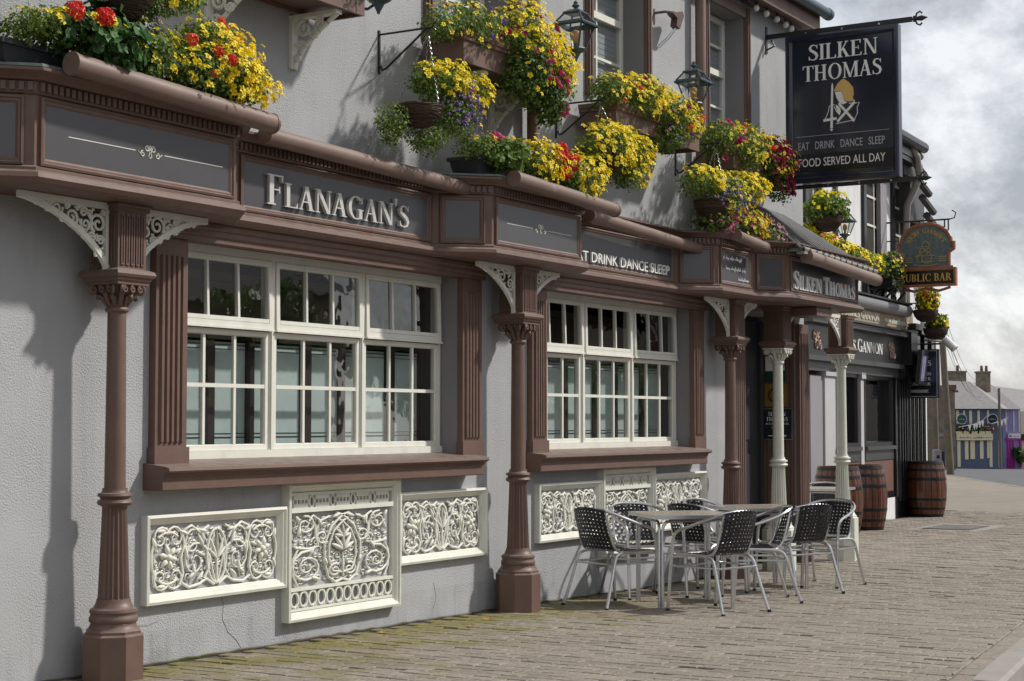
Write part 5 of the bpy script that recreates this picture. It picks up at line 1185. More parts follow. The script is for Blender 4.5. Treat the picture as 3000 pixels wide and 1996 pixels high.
def arc_text(text, cu, cv, r, a0, a1, cap):
    mb = MB(); lay, wd = serif_layout(text, 1.0); k = .062
    for c, x, s_, P in lay:
        for poly in P:
            pts = []
            for a, b in poly:
                th = R(a0 + (a1 - a0) * (x + a) / wd); rr = r + b * cap; pts.append((cu + rr * math.cos(th), cv + rr * .80 * math.sin(th)))
            mb.prism(pts, HG, .02, .028)
    obj('arched_lettering', mb, gold, t)
arc_text("SQUIRE GANNON'S", 0, 4.21, .255, 165, 15, .085)
mb = MB()
for pts in (spiral(-.02, 4.12, .10, .03, 0, 1.3), spiral(.0, 4.02, .13, .05, 180, -1.2), [(-.16, 4.06), (.16, 4.06), (.12, 3.96), (-.12, 3.96), (-.16, 4.06)], [(-.2, 3.92), (0, 3.895), (.2, 3.92)], arc(0, 4.22, .06, 0, 360, 12)): mb.tube([HG(u, v, .025) for u, v in pts], .009, 5)
for s_ in (-1, 1):
    for k in range(3): mb.fbox(HG, s_ * .27 - .06, s_ * .27 + .06, 4.03 - .035 * k, 4.043 - .035 * k, .02, .026)
obj('painted_arms', mb, mat('dull_gold', (.36, .30, .15), .6), t)
mb = MB(); mb.tube([HG(-.75, 4.62, 0), HG(.38, 4.62, 0)], .014, 6); mb.tube([HG(-.75, 4.32, 0), HG(-.45, 4.32, 0)], .010, 6); mb.tube([HG(.38, 4.62, 0), HG(.46, 4.64, 0), HG(.48, 4.72, 0), HG(.42, 4.76, 0)], .010, 6); mb.tube([HG(-.75, 3.6, 0), HG(-.75, 4.95, 0)], .012, 6)
for u in (-.1, .3, .36): mb.tube([HG(u, 4.62, 0), HG(u, 4.45, 0)], .012, 6)
obj('iron_bracket', mb, black_iron, t)
# projecting sign and picture board at the far corner
t = thing('projecting_sign', 'small navy projecting sign with white lettering at the far corner of the black shopfront', 'pub sign', (27.6, 1.6, 1.8)); KX = 27.75
KG = lambda u, v, d: (KX - d, -u, v)
mb = MB(); mb.fbox(KG, -2.43, -1.72, 1.84, 2.66, -.04, .04); obj('board', mb, navy, t)
mb = MB(); mb.ring(KG, -2.41, -1.74, 1.86, 2.64, [(0, .04), (0, .044), (.012, .044), (.012, .04)]); mb2 = obj('edge', mb, MATS['grey_lettering'], t)
serif_text('SILKEN', KG, -2.30, -1.88, 2.50, .075, .04, .006, white_paint, t, each=None); serif_text('THOMAS', KG, -2.33, -1.84, 2.38, .09, .04, .006, white_paint, t, each=None)
for k, (s_, u0) in enumerate((('ACCOMMODATION', -2.36), ('CAR', -2.22))): sans_text(s_, KG, u0, -1.85 if k == 0 else -2.06, 2.22 - .17 * k, .055, .04, .006, white_paint, t)
sans_text('PARK', KG, -2.03, -1.85, 2.05, .055, .04, .006, white_paint, t); sans_text('E', KG, -1.95, -1.912, 2.135, .055, .04, .006, white_paint, t, 'letter'); sans_text('R', KG, -1.895, -1.85, 2.135, .055, .04, .006, white_paint, t, 'letter')
mb = MB(); mb.prism([(-2.2, 1.93), (-1.88, 1.93), (-1.92, 1.955), (-1.88, 1.98), (-2.2, 1.98)], KG, .04, .046); obj('arrow', mb, MATS['grey_lettering'], t)
mb = MB(); mb.tube([KG(-2.6, 2.75, 0), KG(-1.68, 2.75, 0)], .016, 6); obj('bar', mb, black_iron, t)
t = thing('picture_board', 'tilted framed picture board on the corner of the black shopfront', 'sign', (27.9, 2.0, 2.1))
mb = MB(); Q = lambda u, v, d: G2(-.40 + u * 2.2, 2.06 + v * .9, .27 + d + v * .1); mb.ring(Q, 0, .42, 0, .62, [(0, -.03), (0, .04), (.06, .04), (.06, .01)]); obj('frame', mb, black_paint, t)
mb = MB(); mb.fbox(Q, .06, .36, .06, .56, 0, .012); obj('picture', mb, mat('mauve_picture', (.22, .20, .34), .5, var=.6, vscale=14), t)
t = thing('security_camera', 'white security camera pointing down from the far corner', 'camera', (28.2, 1.8, 2.7))
mb = MB(); mb.tube([(28.35, 1.80, 2.86), (28.35, 1.62, 2.68)], .07, 12); obj('body', mb, white_cam, t); mb = MB(); mb.tube([(28.35, 1.72, 2.80), (28.4, 2.1, 2.85)], .02, 6); obj('arm', mb, white_cam, t)
# ------------------------------------------------------------------ far end of the street
RT_ = Vector((.515, -.857, 0)); NR_ = Vector((-.857, -.515, 0)); CM = Vector(cam.location)
def face_frame(px, py, Z):
    """a wall facing the viewer at depth Z whose foot stands at image point px, py of the 3000-wide photo (used once per house to set its place)"""
    c = CM + Vector((math.cos(R(31.02)), math.sin(R(31.02)), 0)) * Z + RT_ * ((px - 1500) / 4900 * Z); base = 1.43 - (py - 1238) / 4900 * Z
    return (lambda u, v, d: (c.x + RT_.x * u + NR_.x * d, c.y + RT_.y * u + NR_.y * d, base + v)), c, base
BF, bc, bb = face_frame(2862, 1369, 150); K = 150 / 4900.
U = lambda px: (px - 2862) * K
V_ = lambda py: (1369 - py) * K
def BP(px, py, dd):
    Z = 150 - dd; return BF(((px - 1500) * Z - (2862 - 1500) * 150) / 4900., (1.43 - (py - 1238) / 4900. * Z) - bb, dd)
t = thing('blue_house', 'slate-blue corner shop with pale yellow trim at the far end of the street', 'house', bc)
t.location.z = bb
mb = MB(); mb.fbox(BF, U(2795), U(2936), -.3, V_(1197), -8, 0); obj('wall', mb, blue_house, t)
mb = MB()
for a, b in ((2800, 2808), (2820, 2826), (2838, 2846), (2862, 2869), (2890, 2896)): mb.fbox(BF, U(a), U(b), V_(1242), V_(1203), 0, .05)
for a, b, z in ((2802, 2811, 1368), (2824, 2834, 1346), (2840, 2853, 1345), (2868, 2878, 1344), (2889, 2895, 1342), (2896, 2904, 1368), (2922, 2929, 1368)): mb.fbox(BF, U(a), U(b), V_(z), V_(1291), 0, .08)
obj('pale_window', mb, cream_trim, t)
mb = MB(); mb.fbox(BF, U(2800), U(2904), V_(1290), V_(1271), .0, .30); fb = obj('shop_fascia', mb, cream_trim, t)
def marks(F, u0, u1, v, h, d0, m, par, seed=1):
    """lettering too small and soft to read: uneven little strokes"""
    r5 = random.Random(seed); q = MB(); u = u0
    while u < u1:
        k = r5.choice([.4, .6, 1]); q.fbox(F, u, u + h * r5.uniform(.15, .35), v, v + h * k, d0, d0 + .01); u += h * r5.uniform(.4, .6)
        if r5.random() < .15: u += h * .6
    obj('lettering', q, m, par, kind='stuff')
marks(BF, U(2838), U(2870), V_(1285), .28, .30, dark_wood, fb, 1); marks(BF, U(2806), U(2832), V_(1284), .16, .30, dark_wood, fb, 2); marks(BF, U(2875), U(2900), V_(1284), .16, .30, dark_wood, fb, 3)
mb = MB(); r0 = V_(1197); hip = [BP(2790, 1198, .4), BP(2940, 1198, .4), BP(2842, 1119, -4), BP(2778, 1116, -4), BP(2960, 1199, -9), BP(2770, 1199, -9)]
mb.add(hip, [(0, 1, 2, 3), (1, 4, 2), (4, 5, 3, 2)]); obj('roof', mb, slate_grey, t); rf = t.children[-1]
def prism_px(x0, x1, y0, y1, dz, th, m):
    q = MB(); A = [BP(x0, y1, dz), BP(x1, y1, dz), BP(x1, y0, dz), BP(x0, y0, dz)]; n_ = NR_ * -th; B_ = [tuple(Vector(p) + n_) for p in A]
    q.add(A + B_, [(0, 1, 2, 3), (7, 6, 5, 4), (0, 4, 5, 1), (1, 5, 6, 2), (2, 6, 7, 3), (3, 7, 4, 0)]); return q
for a, b, top, foot, pots, dz in ((2779, 2831, 1092, 1135, (2806,), -4.4), (2866, 2902, 1093, 1150, (2876, 2890), -7.5)):
    obj('chimney', prism_px(a, b, top, foot, dz, .9, stone_m), stone_m, rf); obj('chimney_cap', prism_px(a - 2, b + 2, top - 5, top, dz + .1, 1.1, stone_m), stone_m, rf)
    for p in pots: mb = MB(); x, y, z = BP(p, top - 4, dz - .4); mb.lathe([(.15, z), (.12, z + .55)], x, y, 8); obj('pot', mb, rust, rf)
for p, m_, nm in ((2812, green_sign, 'round dark green sign on the blue house'), (2902, navy, 'round black sign on the blue house')):
    s_ = thing('round_sign', nm, 'sign', BF(U(p), V_(1240), .5)); mb = MB(); c0 = BF(U(p), V_(1228), .45); c1 = BF(U(p), V_(1228), .53); mb.tube([c0, c1], .42, 20); obj('disc', mb, m_, s_); mb = MB(); mb.tube([BF(U(p), V_(1228), .46), BF(U(p), V_(1228), .51)], .46, 20); obj('rim', mb, white_paint, s_)
    marks(BF, U(p) - .26, U(p) + .26, V_(1229) - .04, .11, .53, MATS['grey_lettering'], s_, p)
    mb = MB(); mb.fbox(BF, U(p) - .03, U(p) + .03, V_(1228) - .03, V_(1228) + .03, 0, .45); obj('arm', mb, black_iron, s_)
b_ = thing('bunting', 'white pennant bunting strung across the front of the blue house', 'bunting', BF(U(2860), V_(1250), .8)); mb = MB()
pts = [(2800, 1252), (2845, 1243), (2870, 1232), (2884, 1218)], [(2895, 1242), (2925, 1232), (2945, 1224)]
for l in pts:
    mb.tube([BF(U(a), V_(c), .8) for a, c in l], .02, 4)
obj('cord', mb, white_paint, b_); 
for a, c in ((2832, 1246), (2846, 1243), (2853, 1241), (2862, 1237), (2870, 1233), (2916, 1236), (2926, 1233), (2936, 1229)):
    mb = MB(); mb.prism([(U(a) - .14, V_(c)), (U(a) + .14, V_(c)), (U(a), V_(c) - .55)], BF, .79, .81); obj('pennant', mb, white_paint, b_)
PF, pc, pb = face_frame(2965, 1369, 156); K2 = 156 / 4900.; U2 = lambda p: (p - 2965) * K2; V2 = lambda p: (1369 - p) * K2
t = thing('purple_house', 'lilac house with a magenta shopfront beside the blue house', 'house', (pc.x, pc.y, pb))
mb = MB(); mb.fbox(PF, U2(2936), U2(2988), -.4, V2(1198), -8, 0); obj('wall', mb, purple_wall, t)
mb = MB()
for a, b, c, d in ((2948, 2952, 1368, 1290), (2956, 2960, 1368, 1290), (2964, 2968, 1368, 1290), (2944, 2990, 1290, 1283), (2984, 2990, 1368, 1283)): mb.fbox(PF, U2(a), U2(b), V2(c), V2(d), 0, .15)
mb.fbox(PF, U2(2946), U2(2968), -.2, V2(1340), 0, .08); obj('shopfront', mb, magenta_paint, t)
mb = MB(); mb.fbox(PF, U2(2950), U2(2986), V2(1284), V2(1270), 0, .2); s_ = obj('sign_board', mb, white_paint, t); marks(PF, U2(2953), U2(2983), V2(1281), .22, .2, dark_wood, s_, 5)
mb = MB()
for a in (2944, 2966, 2982): mb.fbox(PF, U2(a), U2(a) + .14, V2(1265), V2(1203), 0, .05)
obj('trim', mb, white_wall, t)
mb = MB(); mb.add([BP(2938, 1199, -5.5), BP(2992, 1199, -5.5), BP(2905, 1128, -11), BP(2850, 1121, -11)], [(0, 1, 2, 3)]); mb.add([BP(2985, 1203, -12), BP(3120, 1215, -12), BP(3060, 1150, -20), BP(2905, 1131, -18), BP(2905, 1203, -12)], [(4, 0, 1, 2, 3)]); obj('roof', mb, slate_grey, t)
t = thing('cream_house', 'pale cream house at the right edge of the photo', 'house', PF(U2(3030), 0, 0)); mb = MB(); mb.fbox(PF, U2(2988.5), U2(3090), -.4, V2(1205), -8, -.02); obj('wall', mb, cream_trim, t); mb = MB(); mb.fbox(PF, U2(2990), U2(3080), V2(1290), V2(1272), -.02, .2); obj('fascia', mb, dark_wood, t)
# a dark hatchback half in frame
t = thing('parked_car', 'dark parked car cut off by the right edge of the photo', 'car', PF(U2(3012), 0, 4)); mb = MB(); mb.prism([(U2(2990), .35), (U2(2990), 1.0), (U2(2994), 1.05), (U2(3000), 1.5), (U2(3025), 1.5), (U2(3034), 1.0), (U2(3044), .95), (U2(3046), .35)], PF, 3, 4.7); obj('body', mb, black_paint, t)
mb = MB(); mb.prism([(U2(2996), 1.08), (U2(3001), 1.43), (U2(3024), 1.43), (U2(3030), 1.08)], PF, 4.7, 4.71); obj('window', mb, navy, t)
for a in (3000, 3036):
    mb = MB(); mb.tube([PF(U2(a), .32, 4.6), PF(U2(a), .32, 4.75)], .32, 16); w_ = obj('wheel', mb, black_iron, t); mb = MB(); mb.tube([PF(U2(a), .32, 4.75), PF(U2(a), .32, 4.77)], .19, 12); obj('rim', mb, alu, w_)
# stone building behind the poles
SF, sc, sb = face_frame(2745, 1374, 105); K3 = 105 / 4900.; U3 = lambda p: (p - 2745) * K3; V3 = lambda p: (1374 - p) * K3
t = thing('stone_building', 'brown stone building behind the wooden poles', 'building', (sc.x, sc.y, sb)); mb = MB(); mb.fbox(SF, U3(2640), U3(2797), -.5, V3(1143), -12, 0); obj('wall', mb, stone_m, t)
mb = MB(); mb.fbox(SF, U3(2770), U3(2800), V3(1143), V3(1128), -2, .15); mb.fbox(SF, U3(2797), U3(2806), V3(1150), V3(1144), -1, .1); obj('brick_coping', mb, rust, t)
mb = MB(); mb.fbox(SF, U3(2747), U3(2762), V3(1280), V3(1270), 0, .08); obj('wall_plate', mb, lav_wall, t)
t = thing('litter_bin', 'grey street litter bin in front of the stone building', 'litter bin', face_frame(2747, 1386, 80)[0](0, 0, 0)); LF = face_frame(2747, 1386, 80)[0]
mb = MB(); mb.fbox(LF, -.24, .10, 0, 1.02, -.25, .2); mb.prism([(-.26, 1.02), (.12, 1.02), (.06, 1.12), (-.20, 1.12)], LF, -.27, .22); obj('body', mb, lav_wall, t); mb = MB(); mb.fbox(LF, -.14, .0, .70, .86, .2, .21); obj('mouth', mb, dark_in, t)
mb = MB(); mb.fbox(LF, .11, .24, 0, 1.05, -.2, .2); obj('side_panel', mb, black_paint, t)
def pole(px, py, Z, h, r, lean, label, nm='utility_pole'):
    F, c, b = face_frame(px, py, Z); t = thing(nm, label, 'pole', (c.x, c.y, b)); mb = MB(); mb.tube([F(0, -.1, 0), F(lean * .5, h * .5, 0), F(lean, h, 0)], [r, r * .9, r * .8], 12); obj('shaft', mb, timber_pole, t, smooth=True); return t, F
pA, PFa = pole(2782, 1387, 74, 7.0, .17, -.35, 'weathered leaning wooden utility pole at the corner')
pole(2741, 1380, 82, 7, .16, -.1, 'second wooden pole behind the litter bin'); pole(2928, 1369, 140, 6.6, .13, -.05, 'thin wooden pole in front of the blue house')
w_ = thing('overhead_wires', 'thin overhead wires running from the leaning pole to the far houses', 'wires', PFa(0, 6.9, 0))
for a, b in (((2768, 950), (2850, 1142)), ((2772, 960), (2885, 1170)), ((2775, 985), (2880, 1120)), ((2772, 1010), (2880, 1150)), ((2772, 930), (2876, 1105))):
    mb = MB(); A = Vector(face_frame(a[0], a[1], 74)[0](0, 0, 0)); B = Vector(face_frame(b[0], b[1], 146)[0](0, 0, 0))
    mb.tube([A.lerp(B, k / 8) - Vector((0, 0, 1.2 * (1 - (2 * k / 8 - 1) ** 2))) for k in range(9)], .010, 4); obj('wire', mb, black_iron, w_)
# across the street, seen only as reflections in the panes
t = thing('facing_house', 'dark house across the street, seen only as a reflection in the window panes', 'house', (22, -16, 0)); mb = MB(); mb.box(13, 30.5, -23, -16, -.3, 5.0); obj('wall', mb, house_dark, t)
mb = MB(); mb.quad((12.7, -15.6, 4.9), (30.8, -15.6, 4.9), (30.8, -19.5, 7.8), (12.7, -19.5, 7.8)); mb.quad((12.7, -23.4, 4.9), (30.8, -23.4, 4.9), (30.8, -19.5, 7.8), (12.7, -19.5, 7.8)); obj('roof', mb, slate_m, t)
for x in (15, 18, 21, 24, 27):
    mb = MB(); mb.box(x, x + 1.1, -16.0, -15.95, 1.0, 2.4); obj('window', mb, navy, t)

t = thing('facing_terrace', 'long terrace across the street farther on, seen only as a reflection in the black shopfront', 'house', (80, -18, -1)); mb = MB(); mb.box(52, 130, -26, -18, -3, 5.5); obj('wall', mb, house_dark, t)
mb = MB(); mb.quad((51.5, -17.6, 5.4), (130, -17.6, 5.4), (130, -22, 8.4), (51.5, -22, 8.4)); mb.quad((51.5, -26.4, 5.4), (130, -26.4, 5.4), (130, -22, 8.4), (51.5, -22, 8.4)); obj('roof', mb, slate_m, t)
# ------------------------------------------------------------------ planting
rng = np.random.default_rng(5)
def nrm_(a): return a / np.linalg.norm(a, axis=-1, keepdims=True)
def blob(b):
    if len(b) == 5: x, y, z, rx, rz = b; return np.array([x, y, z]), np.array([rx * 1.14, min(rx * 1.1, .22), rz * 1.14])
    return np.array(b[:3]), np.array(b[3:6])
def lump(d, seed):
    s = 0
    for k in range(4):
        f = 2.0 + 1.6 * k; ph = seed * 1.7 + k * 2.1
        s = s + np.sin(d[:, 0] * f + ph) * np.sin(d[:, 1] * f * 1.1 + ph * 1.3) * np.cos(d[:, 2] * f * .9 + ph * .7) / (1 + .4 * k)
    return 1 + .22 * s
WALL_Y = lambda x: -.03
def leaves(name, blobs, n, size, m, parent, droop=.2, ymax=-.03, asp=.42, kind='stuff'):
    B = [blob(b) for b in blobs]; wts = np.array([np.prod(r) ** .75 for c, r in B]); wts /= wts.sum()
    V = []; 
    for i, (c, r) in enumerate(B):
        k = int(n * wts[i]) + 3; d = nrm_(rng.normal(size=(k, 3))); rad = rng.random(k) ** .42 * lump(d, i + len(name)) * (1 + .18 * rng.random(k) * (rng.random(k) < .25))
        p = c + d * rad[:, None] * r
        p = p[p[:, 1] < ymax] if ymax is not None else p
        k = len(p); d = nrm_(p - c)
        nn = nrm_(d * .8 + np.array([.15, -.25, .45]) + rng.normal(size=(k, 3)) * .55); a = rng.normal(size=(k, 3)); a = a + d * 1.2 - np.array([0, 0, droop]); t = nrm_(a - nn * (a * nn).sum(1, keepdims=True)); bt = np.cross(nn, t)
        s = size * (.6 + .8 * rng.random(k))[:, None]
        q = np.stack([p - t * s * .5, p + bt * s * asp + nn * s * .08, p + t * s * .55 - nn * s * .10, p - bt * s * asp + nn * s * .08], 1); V.append(q.reshape(-1, 3))
    V = np.concatenate(V); me = bpy.data.meshes.new(name); nf = len(V) // 4
    me.from_pydata(V.tolist(), [], np.arange(nf * 4).reshape(-1, 4).tolist()); me.materials.append(m); me.update()
    return put(name, me, parent, kind=kind)
# flower heads, each a small mesh facing +Z
def daisy(name, m, r=.019, n=6, eye=yel_c):
    mb = MB()
    for k in range(n):
        a = 2 * math.pi * k / n + .1 * (k % 2); c, s = math.cos(a), math.sin(a); w_ = r * .42
        mb.add([(c * r * .15, s * r * .15, 0), (c * r * .6 - s * w_, s * r * .6 + c * w_, .003), (c * r * 1.05, s * r * 1.05, -.002 + .002 * (k % 3)), (c * r * .6 + s * w_, s * r * .6 - c * w_, .003)], [(0, 1, 2, 3)])
    mb.lathe([(r * .19, .001), (r * .15, .005), (r * .05, .006)], 0, 0, 6, mi=1); return mb.mesh(name, [m, eye])
def trumpet(name, m, r=.030, eye=wine_p):
    mb = MB(); n = 10; rows = [(.15, -.02), (.45, -.004), (.85, .004), (1.0, -.002)]
    vs = [(rr * r * (1 + .07 * math.cos(5 * 2 * math.pi * k / n)) * math.cos(2 * math.pi * k / n), rr * r * (1 + .07 * math.cos(5 * 2 * math.pi * k / n)) * math.sin(2 * math.pi * k / n), z) for rr, z in rows for k in range(n)]
    mb.add(vs, [(i * n + k, i * n + (k + 1) % n, (i + 1) * n + (k + 1) % n, (i + 1) * n + k) for i in range(3) for k in range(n)]); mb.add(vs[:n], [tuple(range(n))], 1); return mb.mesh(name, [m, eye])
def head(name, m, r=.034):
    mb = MB(); r2 = random.Random(2)
    for k in range(26):
        z = 1 - 1.35 * (k + .5) / 26; a = k * 2.4; q = math.sqrt(max(0, 1 - z * z)); d = Vector((q * math.cos(a), q * math.sin(a), z)); u = d.orthogonal().normalized(); v = d.cross(u); p = d * r * r2.uniform(.85, 1.1); s = r * .36
        for j in range(4):
            b = j * math.pi / 2 + k; e_ = u * math.cos(b) + v * math.sin(b); f_ = u * math.cos(b + .75) + v * math.sin(b + .75); g_ = u * math.cos(b - .75) + v * math.sin(b - .75)
            mb.add([p, p + f_ * s * .7 + d * .003, p + e_ * s * 1.15, p + g_ * s * .7 + d * .003], [(0, 1, 2, 3)])
    return mb.mesh(name, m)
def round_leaf(name, m, r=.036):
    mb = MB(); n = 14; pts = [(0, 0, -.006)] + [(r * (1 + .08 * math.cos(7 * a)) * math.cos(a) * (.25 if k == 0 else 1), r * (1 + .08 * math.cos(7 * a)) * math.sin(a), .005 * math.cos(3 * a)) for k, a in enumerate(np.linspace(0, 2 * math.pi, n + 1)[:-1])]
    mb.add(pts, [(0, 1 + k, 1 + (k + 1) % n) for k in range(n)]); return mb.mesh(name, m)
FL = dict(yellow=('yellow_flower', daisy('yellow_flower', yel, .0215, 5)), pale=('pale_yellow_petunia', trumpet('pale_yellow_petunia', pale_yel, .026, yel)), orange=('orange_flower', trumpet('orange_flower', mat('orange_petal', (.75, .17, .01), .5), .024, yel)),
          red=('red_geranium', head('red_geranium', red_p, .040)), scarlet=('orange_red_geranium', head('orange_red_geranium', mat('orange_red_petal', (.75, .07, .012), .5), .030)), wine=('wine_petunia', trumpet('wine_petunia', wine_p, .026, dark_wood)), magenta=('magenta_petunia', trumpet('magenta_petunia', mag_p, .031, wine_p)),
          pinkhead=('pink_geranium', head('pink_geranium', pink_p, .036)), purple=('purple_flower', daisy('purple_flower', pur_p, .014, 4, white_paint)), violet=('violet_petunia', trumpet('violet_petunia', pur_p, .024, wine_p)), pink=('pink_flower', daisy('pink_flower', mat('pale_pink_petal', (.62, .28, .36), .5), .016, 5, wine_p)), rose=('rose_flower', daisy('rose_flower', pink_p, .015, 5, yel_c)), leafy=('geranium_leaf', round_leaf('geranium_leaf', ger_leaf)), limey=('geranium_leaf', round_leaf('lime_geranium_leaf', leaf_lime, .034)))
def place_flower(kind, p, n, parent, sc):
    nm, me = FL[kind]; o = bpy.data.objects.new(nm, me); COL.objects.link(o); o.parent = parent
    q = Vector(n).to_track_quat('Z', 'Y'); L = Vector(parent.location)
    o.matrix_basis = Matrix.Translation(Vector(p) - L) @ q.to_matrix().to_4x4() @ Matrix.Rotation(rnd.uniform(0, 6.28), 4, 'Z') @ Matrix.Scale(sc, 4)
    return o
def flowers(parent, blobs, spec, ymax=-.03, sun=(.25, -.75, .55)):
    B = [blob(b) for b in blobs]; sun = np.array(sun)
    for kind, idx, n, *opt in spec:
        top = opt[0] if opt else None; sc0 = opt[1] if len(opt) > 1 else 1.0
        wt = np.array([(B[i][1][0] * B[i][1][2]) for i in idx]); wt = wt / wt.sum(); got = 0; tries = 0; more = []; N2 = int(n * (1 + EXTRA.get(kind, 0))) if n >= 20 else n
        while got < N2 and tries < N2 * 40:
            tries += 1; i = idx[rng.choice(len(idx), p=wt)]; c, r = B[i]; d = nrm_(rng.normal(size=3))
            if d @ sun < rng.uniform(-.15, .35): continue
            if top is not None and d[2] < top: continue
            p = c + d * r * lump(d[None], i)[0] * rng.choice([rng.uniform(.93, 1.10), rng.uniform(1.0, 1.28)], p=[.75, .25])
            if ymax is not None and p[1] > ymax: continue
            if any(j != i and np.linalg.norm((p - B[j][0]) / B[j][1]) < .85 for j in range(len(B))): continue
            nrml = nrm_(d * .7 + np.array([.1, -.3, .55]) + rng.normal(size=3) * .28); s_ = sc0 * rng.uniform(.8, 1.2); got += 1
            if got <= n: place_flower(kind, p, nrml, parent, s_)
            else: more.append((p, nrml, s_))
        if more: scatter(parent, kind, more)
EXTRA = dict(yellow=1.5, purple=.35, wine=.5, magenta=.4, pink=.5, rose=.8)
def scatter(parent, kind, tr):
    """the flower heads past the limit, joined into one part"""
    nm, me = FL[kind]; V0 = np.array([v.co[:] for v in me.vertices]); F0 = [tuple(p.vertices) for p in me.polygons]; M0 = [p.material_index for p in me.polygons]; V = []; F = []; n0 = len(V0)
    for k, (p, n, sc) in enumerate(tr):
        q = np.array(Vector(n).to_track_quat('Z', 'Y').to_matrix() @ Matrix.Rotation(rnd.uniform(0, 6.28), 3, 'Z')); V.append(V0 @ q.T * sc + np.array(p)); F += [tuple(i + k * n0 for i in f) for f in F0]
    if not V: return
    m2 = bpy.data.meshes.new(nm + 's'); m2.from_pydata(np.concatenate(V).tolist(), [], F)
    for m in me.materials: m2.materials.append(m)
    m2.polygons.foreach_set('material_index', M0 * len(tr)); m2.update(); put(nm + 's', m2, parent, kind='stuff')
def stems(parent, blobs, idx, n, m=leaf_m):
    B = [blob(b) for b in blobs]; mb = MB()
    for k in range(n):
        c, r = B[idx[k % len(idx)]]; d = nrm_(rng.normal(size=3)); d[2] = abs(d[2]); d[1] = -abs(d[1]) * .6; a = c + d * r * .4; b = c + d * r * rng.uniform(1.0, 1.3); mb.tube([a, (a + b) / 2 + rng.normal(size=3) * .01, b], .0016, 3)
    obj('stem', mb, m, parent, kind='stuff')
def trough(x0, x1, y0, y1, z0, h, parent, m=plastic_dark, seg=1):
    for k in range(seg):
        a = x0 + (x1 - x0) * k / seg + .01; b = x0 + (x1 - x0) * (k + 1) / seg - .01; mb = MB()
        mb.add([(a + .03, y0 + .02, z0), (b - .03, y0 + .02, z0), (b - .03, y1 - .02, z0), (a + .03, y1 - .02, z0), (a, y0, z0 + h), (b, y0, z0 + h), (b, y1, z0 + h), (a, y1, z0 + h)], [(0, 3, 2, 1), (0, 1, 5, 4), (1, 2, 6, 5), (2, 3, 7, 6), (3, 0, 4, 7)])
        F = lambda u, v, d: (u, v, z0 + h + d); mb.ring(F, a - .012, b + .012, y0 - .012, y1 + .012, [(0, -.02), (0, .006), (.03, .006), (.03, -.02)])
        tr_ = obj('trough', mb, m, parent); mb = MB(); mb.quad((a + .01, y0 + .01, z0 + h - .03), (b - .01, y0 + .01, z0 + h - .03), (b - .01, y1 - .01, z0 + h - .03), (a + .01, y1 - .01, z0 + h - .03)); obj('soil', mb, soil_m, tr_)
# --- troughs standing on the bays
P1 = [(5.72, -.42, 3.36, .14, .21, .09), (5.97, -.42, 3.37, .16, .22, .14), (6.14, -.44, 3.36, .17, .22, .20), (6.44, -.44, 3.36, .20, .22, .17), (6.82, -.44, 3.34, .19, .22, .16), (7.06, -.44, 3.40, .20, .22, .21), (7.24, -.44, 3.32, .14, .21, .13), (6.92, -.42, 3.53, .14, .2, .12)]
t = thing('flower_trough', 'trough of red geraniums and yellow flowers on the nearest bay', 'planter', (6.5, -.3, 3.172), 'flower troughs on the bays')
trough(5.55, 7.30, -.40, -.16, 3.176, .10, t, seg=2)
leaves('foliage', [P1[i] for i in (0, 3, 4, 5, 6, 7)], 10000, .020, leaf_m, t); leaves('dark_foliage', [P1[i] for i in (1, 2, 3)], 1800, .040, leaf_dark, t)
flowers(t, P1, [('leafy', [1, 2], 110, None, 1.05), ('yellow', [5, 6], 190), ('yellow', [3, 4, 7], 60), ('yellow', [0, 1], 26, .1), ('purple', [3, 4], 14), ('scarlet', [4, 5], 4, None, .8), ('red', [4], 2, None, .8)])
for (x, z, k) in ((5.77, 3.42, 'red'), (5.97, 3.43, 'red'), (5.89, 3.58, 'red'), (5.94, 3.56, 'red'), (6.60, 3.44, 'scarlet')): place_flower(k, (x, -.66, z), (.2, -.9, .3), t, 1.15)
stems(t, P1, [0, 1, 3, 7], 60)
P5 = [(9.80, -.40, 3.36, .13, .18, .10), (10.07, -.42, 3.32, .19, .2, .14), (10.55, -.44, 3.32, .22, .21, .17), (10.95, -.44, 3.34, .17, .2, .15), (11.22, -.44, 3.29, .23, .22, .18)]
t = thing('flower_trough', 'dark trough of magenta geraniums, bright leaves and yellow flowers on the second bay', 'planter', (10.6, -.3, 3.172), 'flower troughs on the bays')
trough(9.80, 11.35, -.42, -.18, 3.176, .11, t, seg=3)
leaves('foliage', [P5[i] for i in (0, 2, 3, 4)], 5200, .020, leaf_m, t); leaves('bright_foliage', [P5[1]], 500, .04, leaf_lime, t)
flowers(t, P5, [('limey', [1], 70), ('yellow', [2, 4], 170), ('yellow', [3], 25), ('yellow', [0], 12, .1), ('yellow', [1], 10, .5)])
for (x, z, k, s) in ((9.98, 3.43, 'pinkhead', 1.3), (10.05, 3.42, 'pinkhead', 1.1), (10.22, 3.42, 'pinkhead', 1.0)): place_flower(k, (x, -.46, z), (.1, -.8, .5), t, s)
for (x, z) in ((10.78, 3.46), (10.86, 3.40), (10.93, 3.34), (10.97, 3.40), (10.74, 3.40), (10.84, 3.29)): place_flower('red', (x, -.54, z), (.1, -.9, .3), t, 1.25)
P10 = [(13.88, -.40, 3.23, .28, .2, .12), (14.5, -.40, 3.28, .28, .2, .16), (14.9, -.44, 3.21, .17, .2, .13)]
t = thing('flower_trough', 'trough of pink and yellow flowers on the third bay beside the porch roof', 'planter', (14.3, -.3, 3.172), 'flower troughs on the bays')
trough(13.72, 14.68, -.48, -.26, 3.176, .07, t); leaves('foliage', P10, 3600, .024, leaf_m, t)
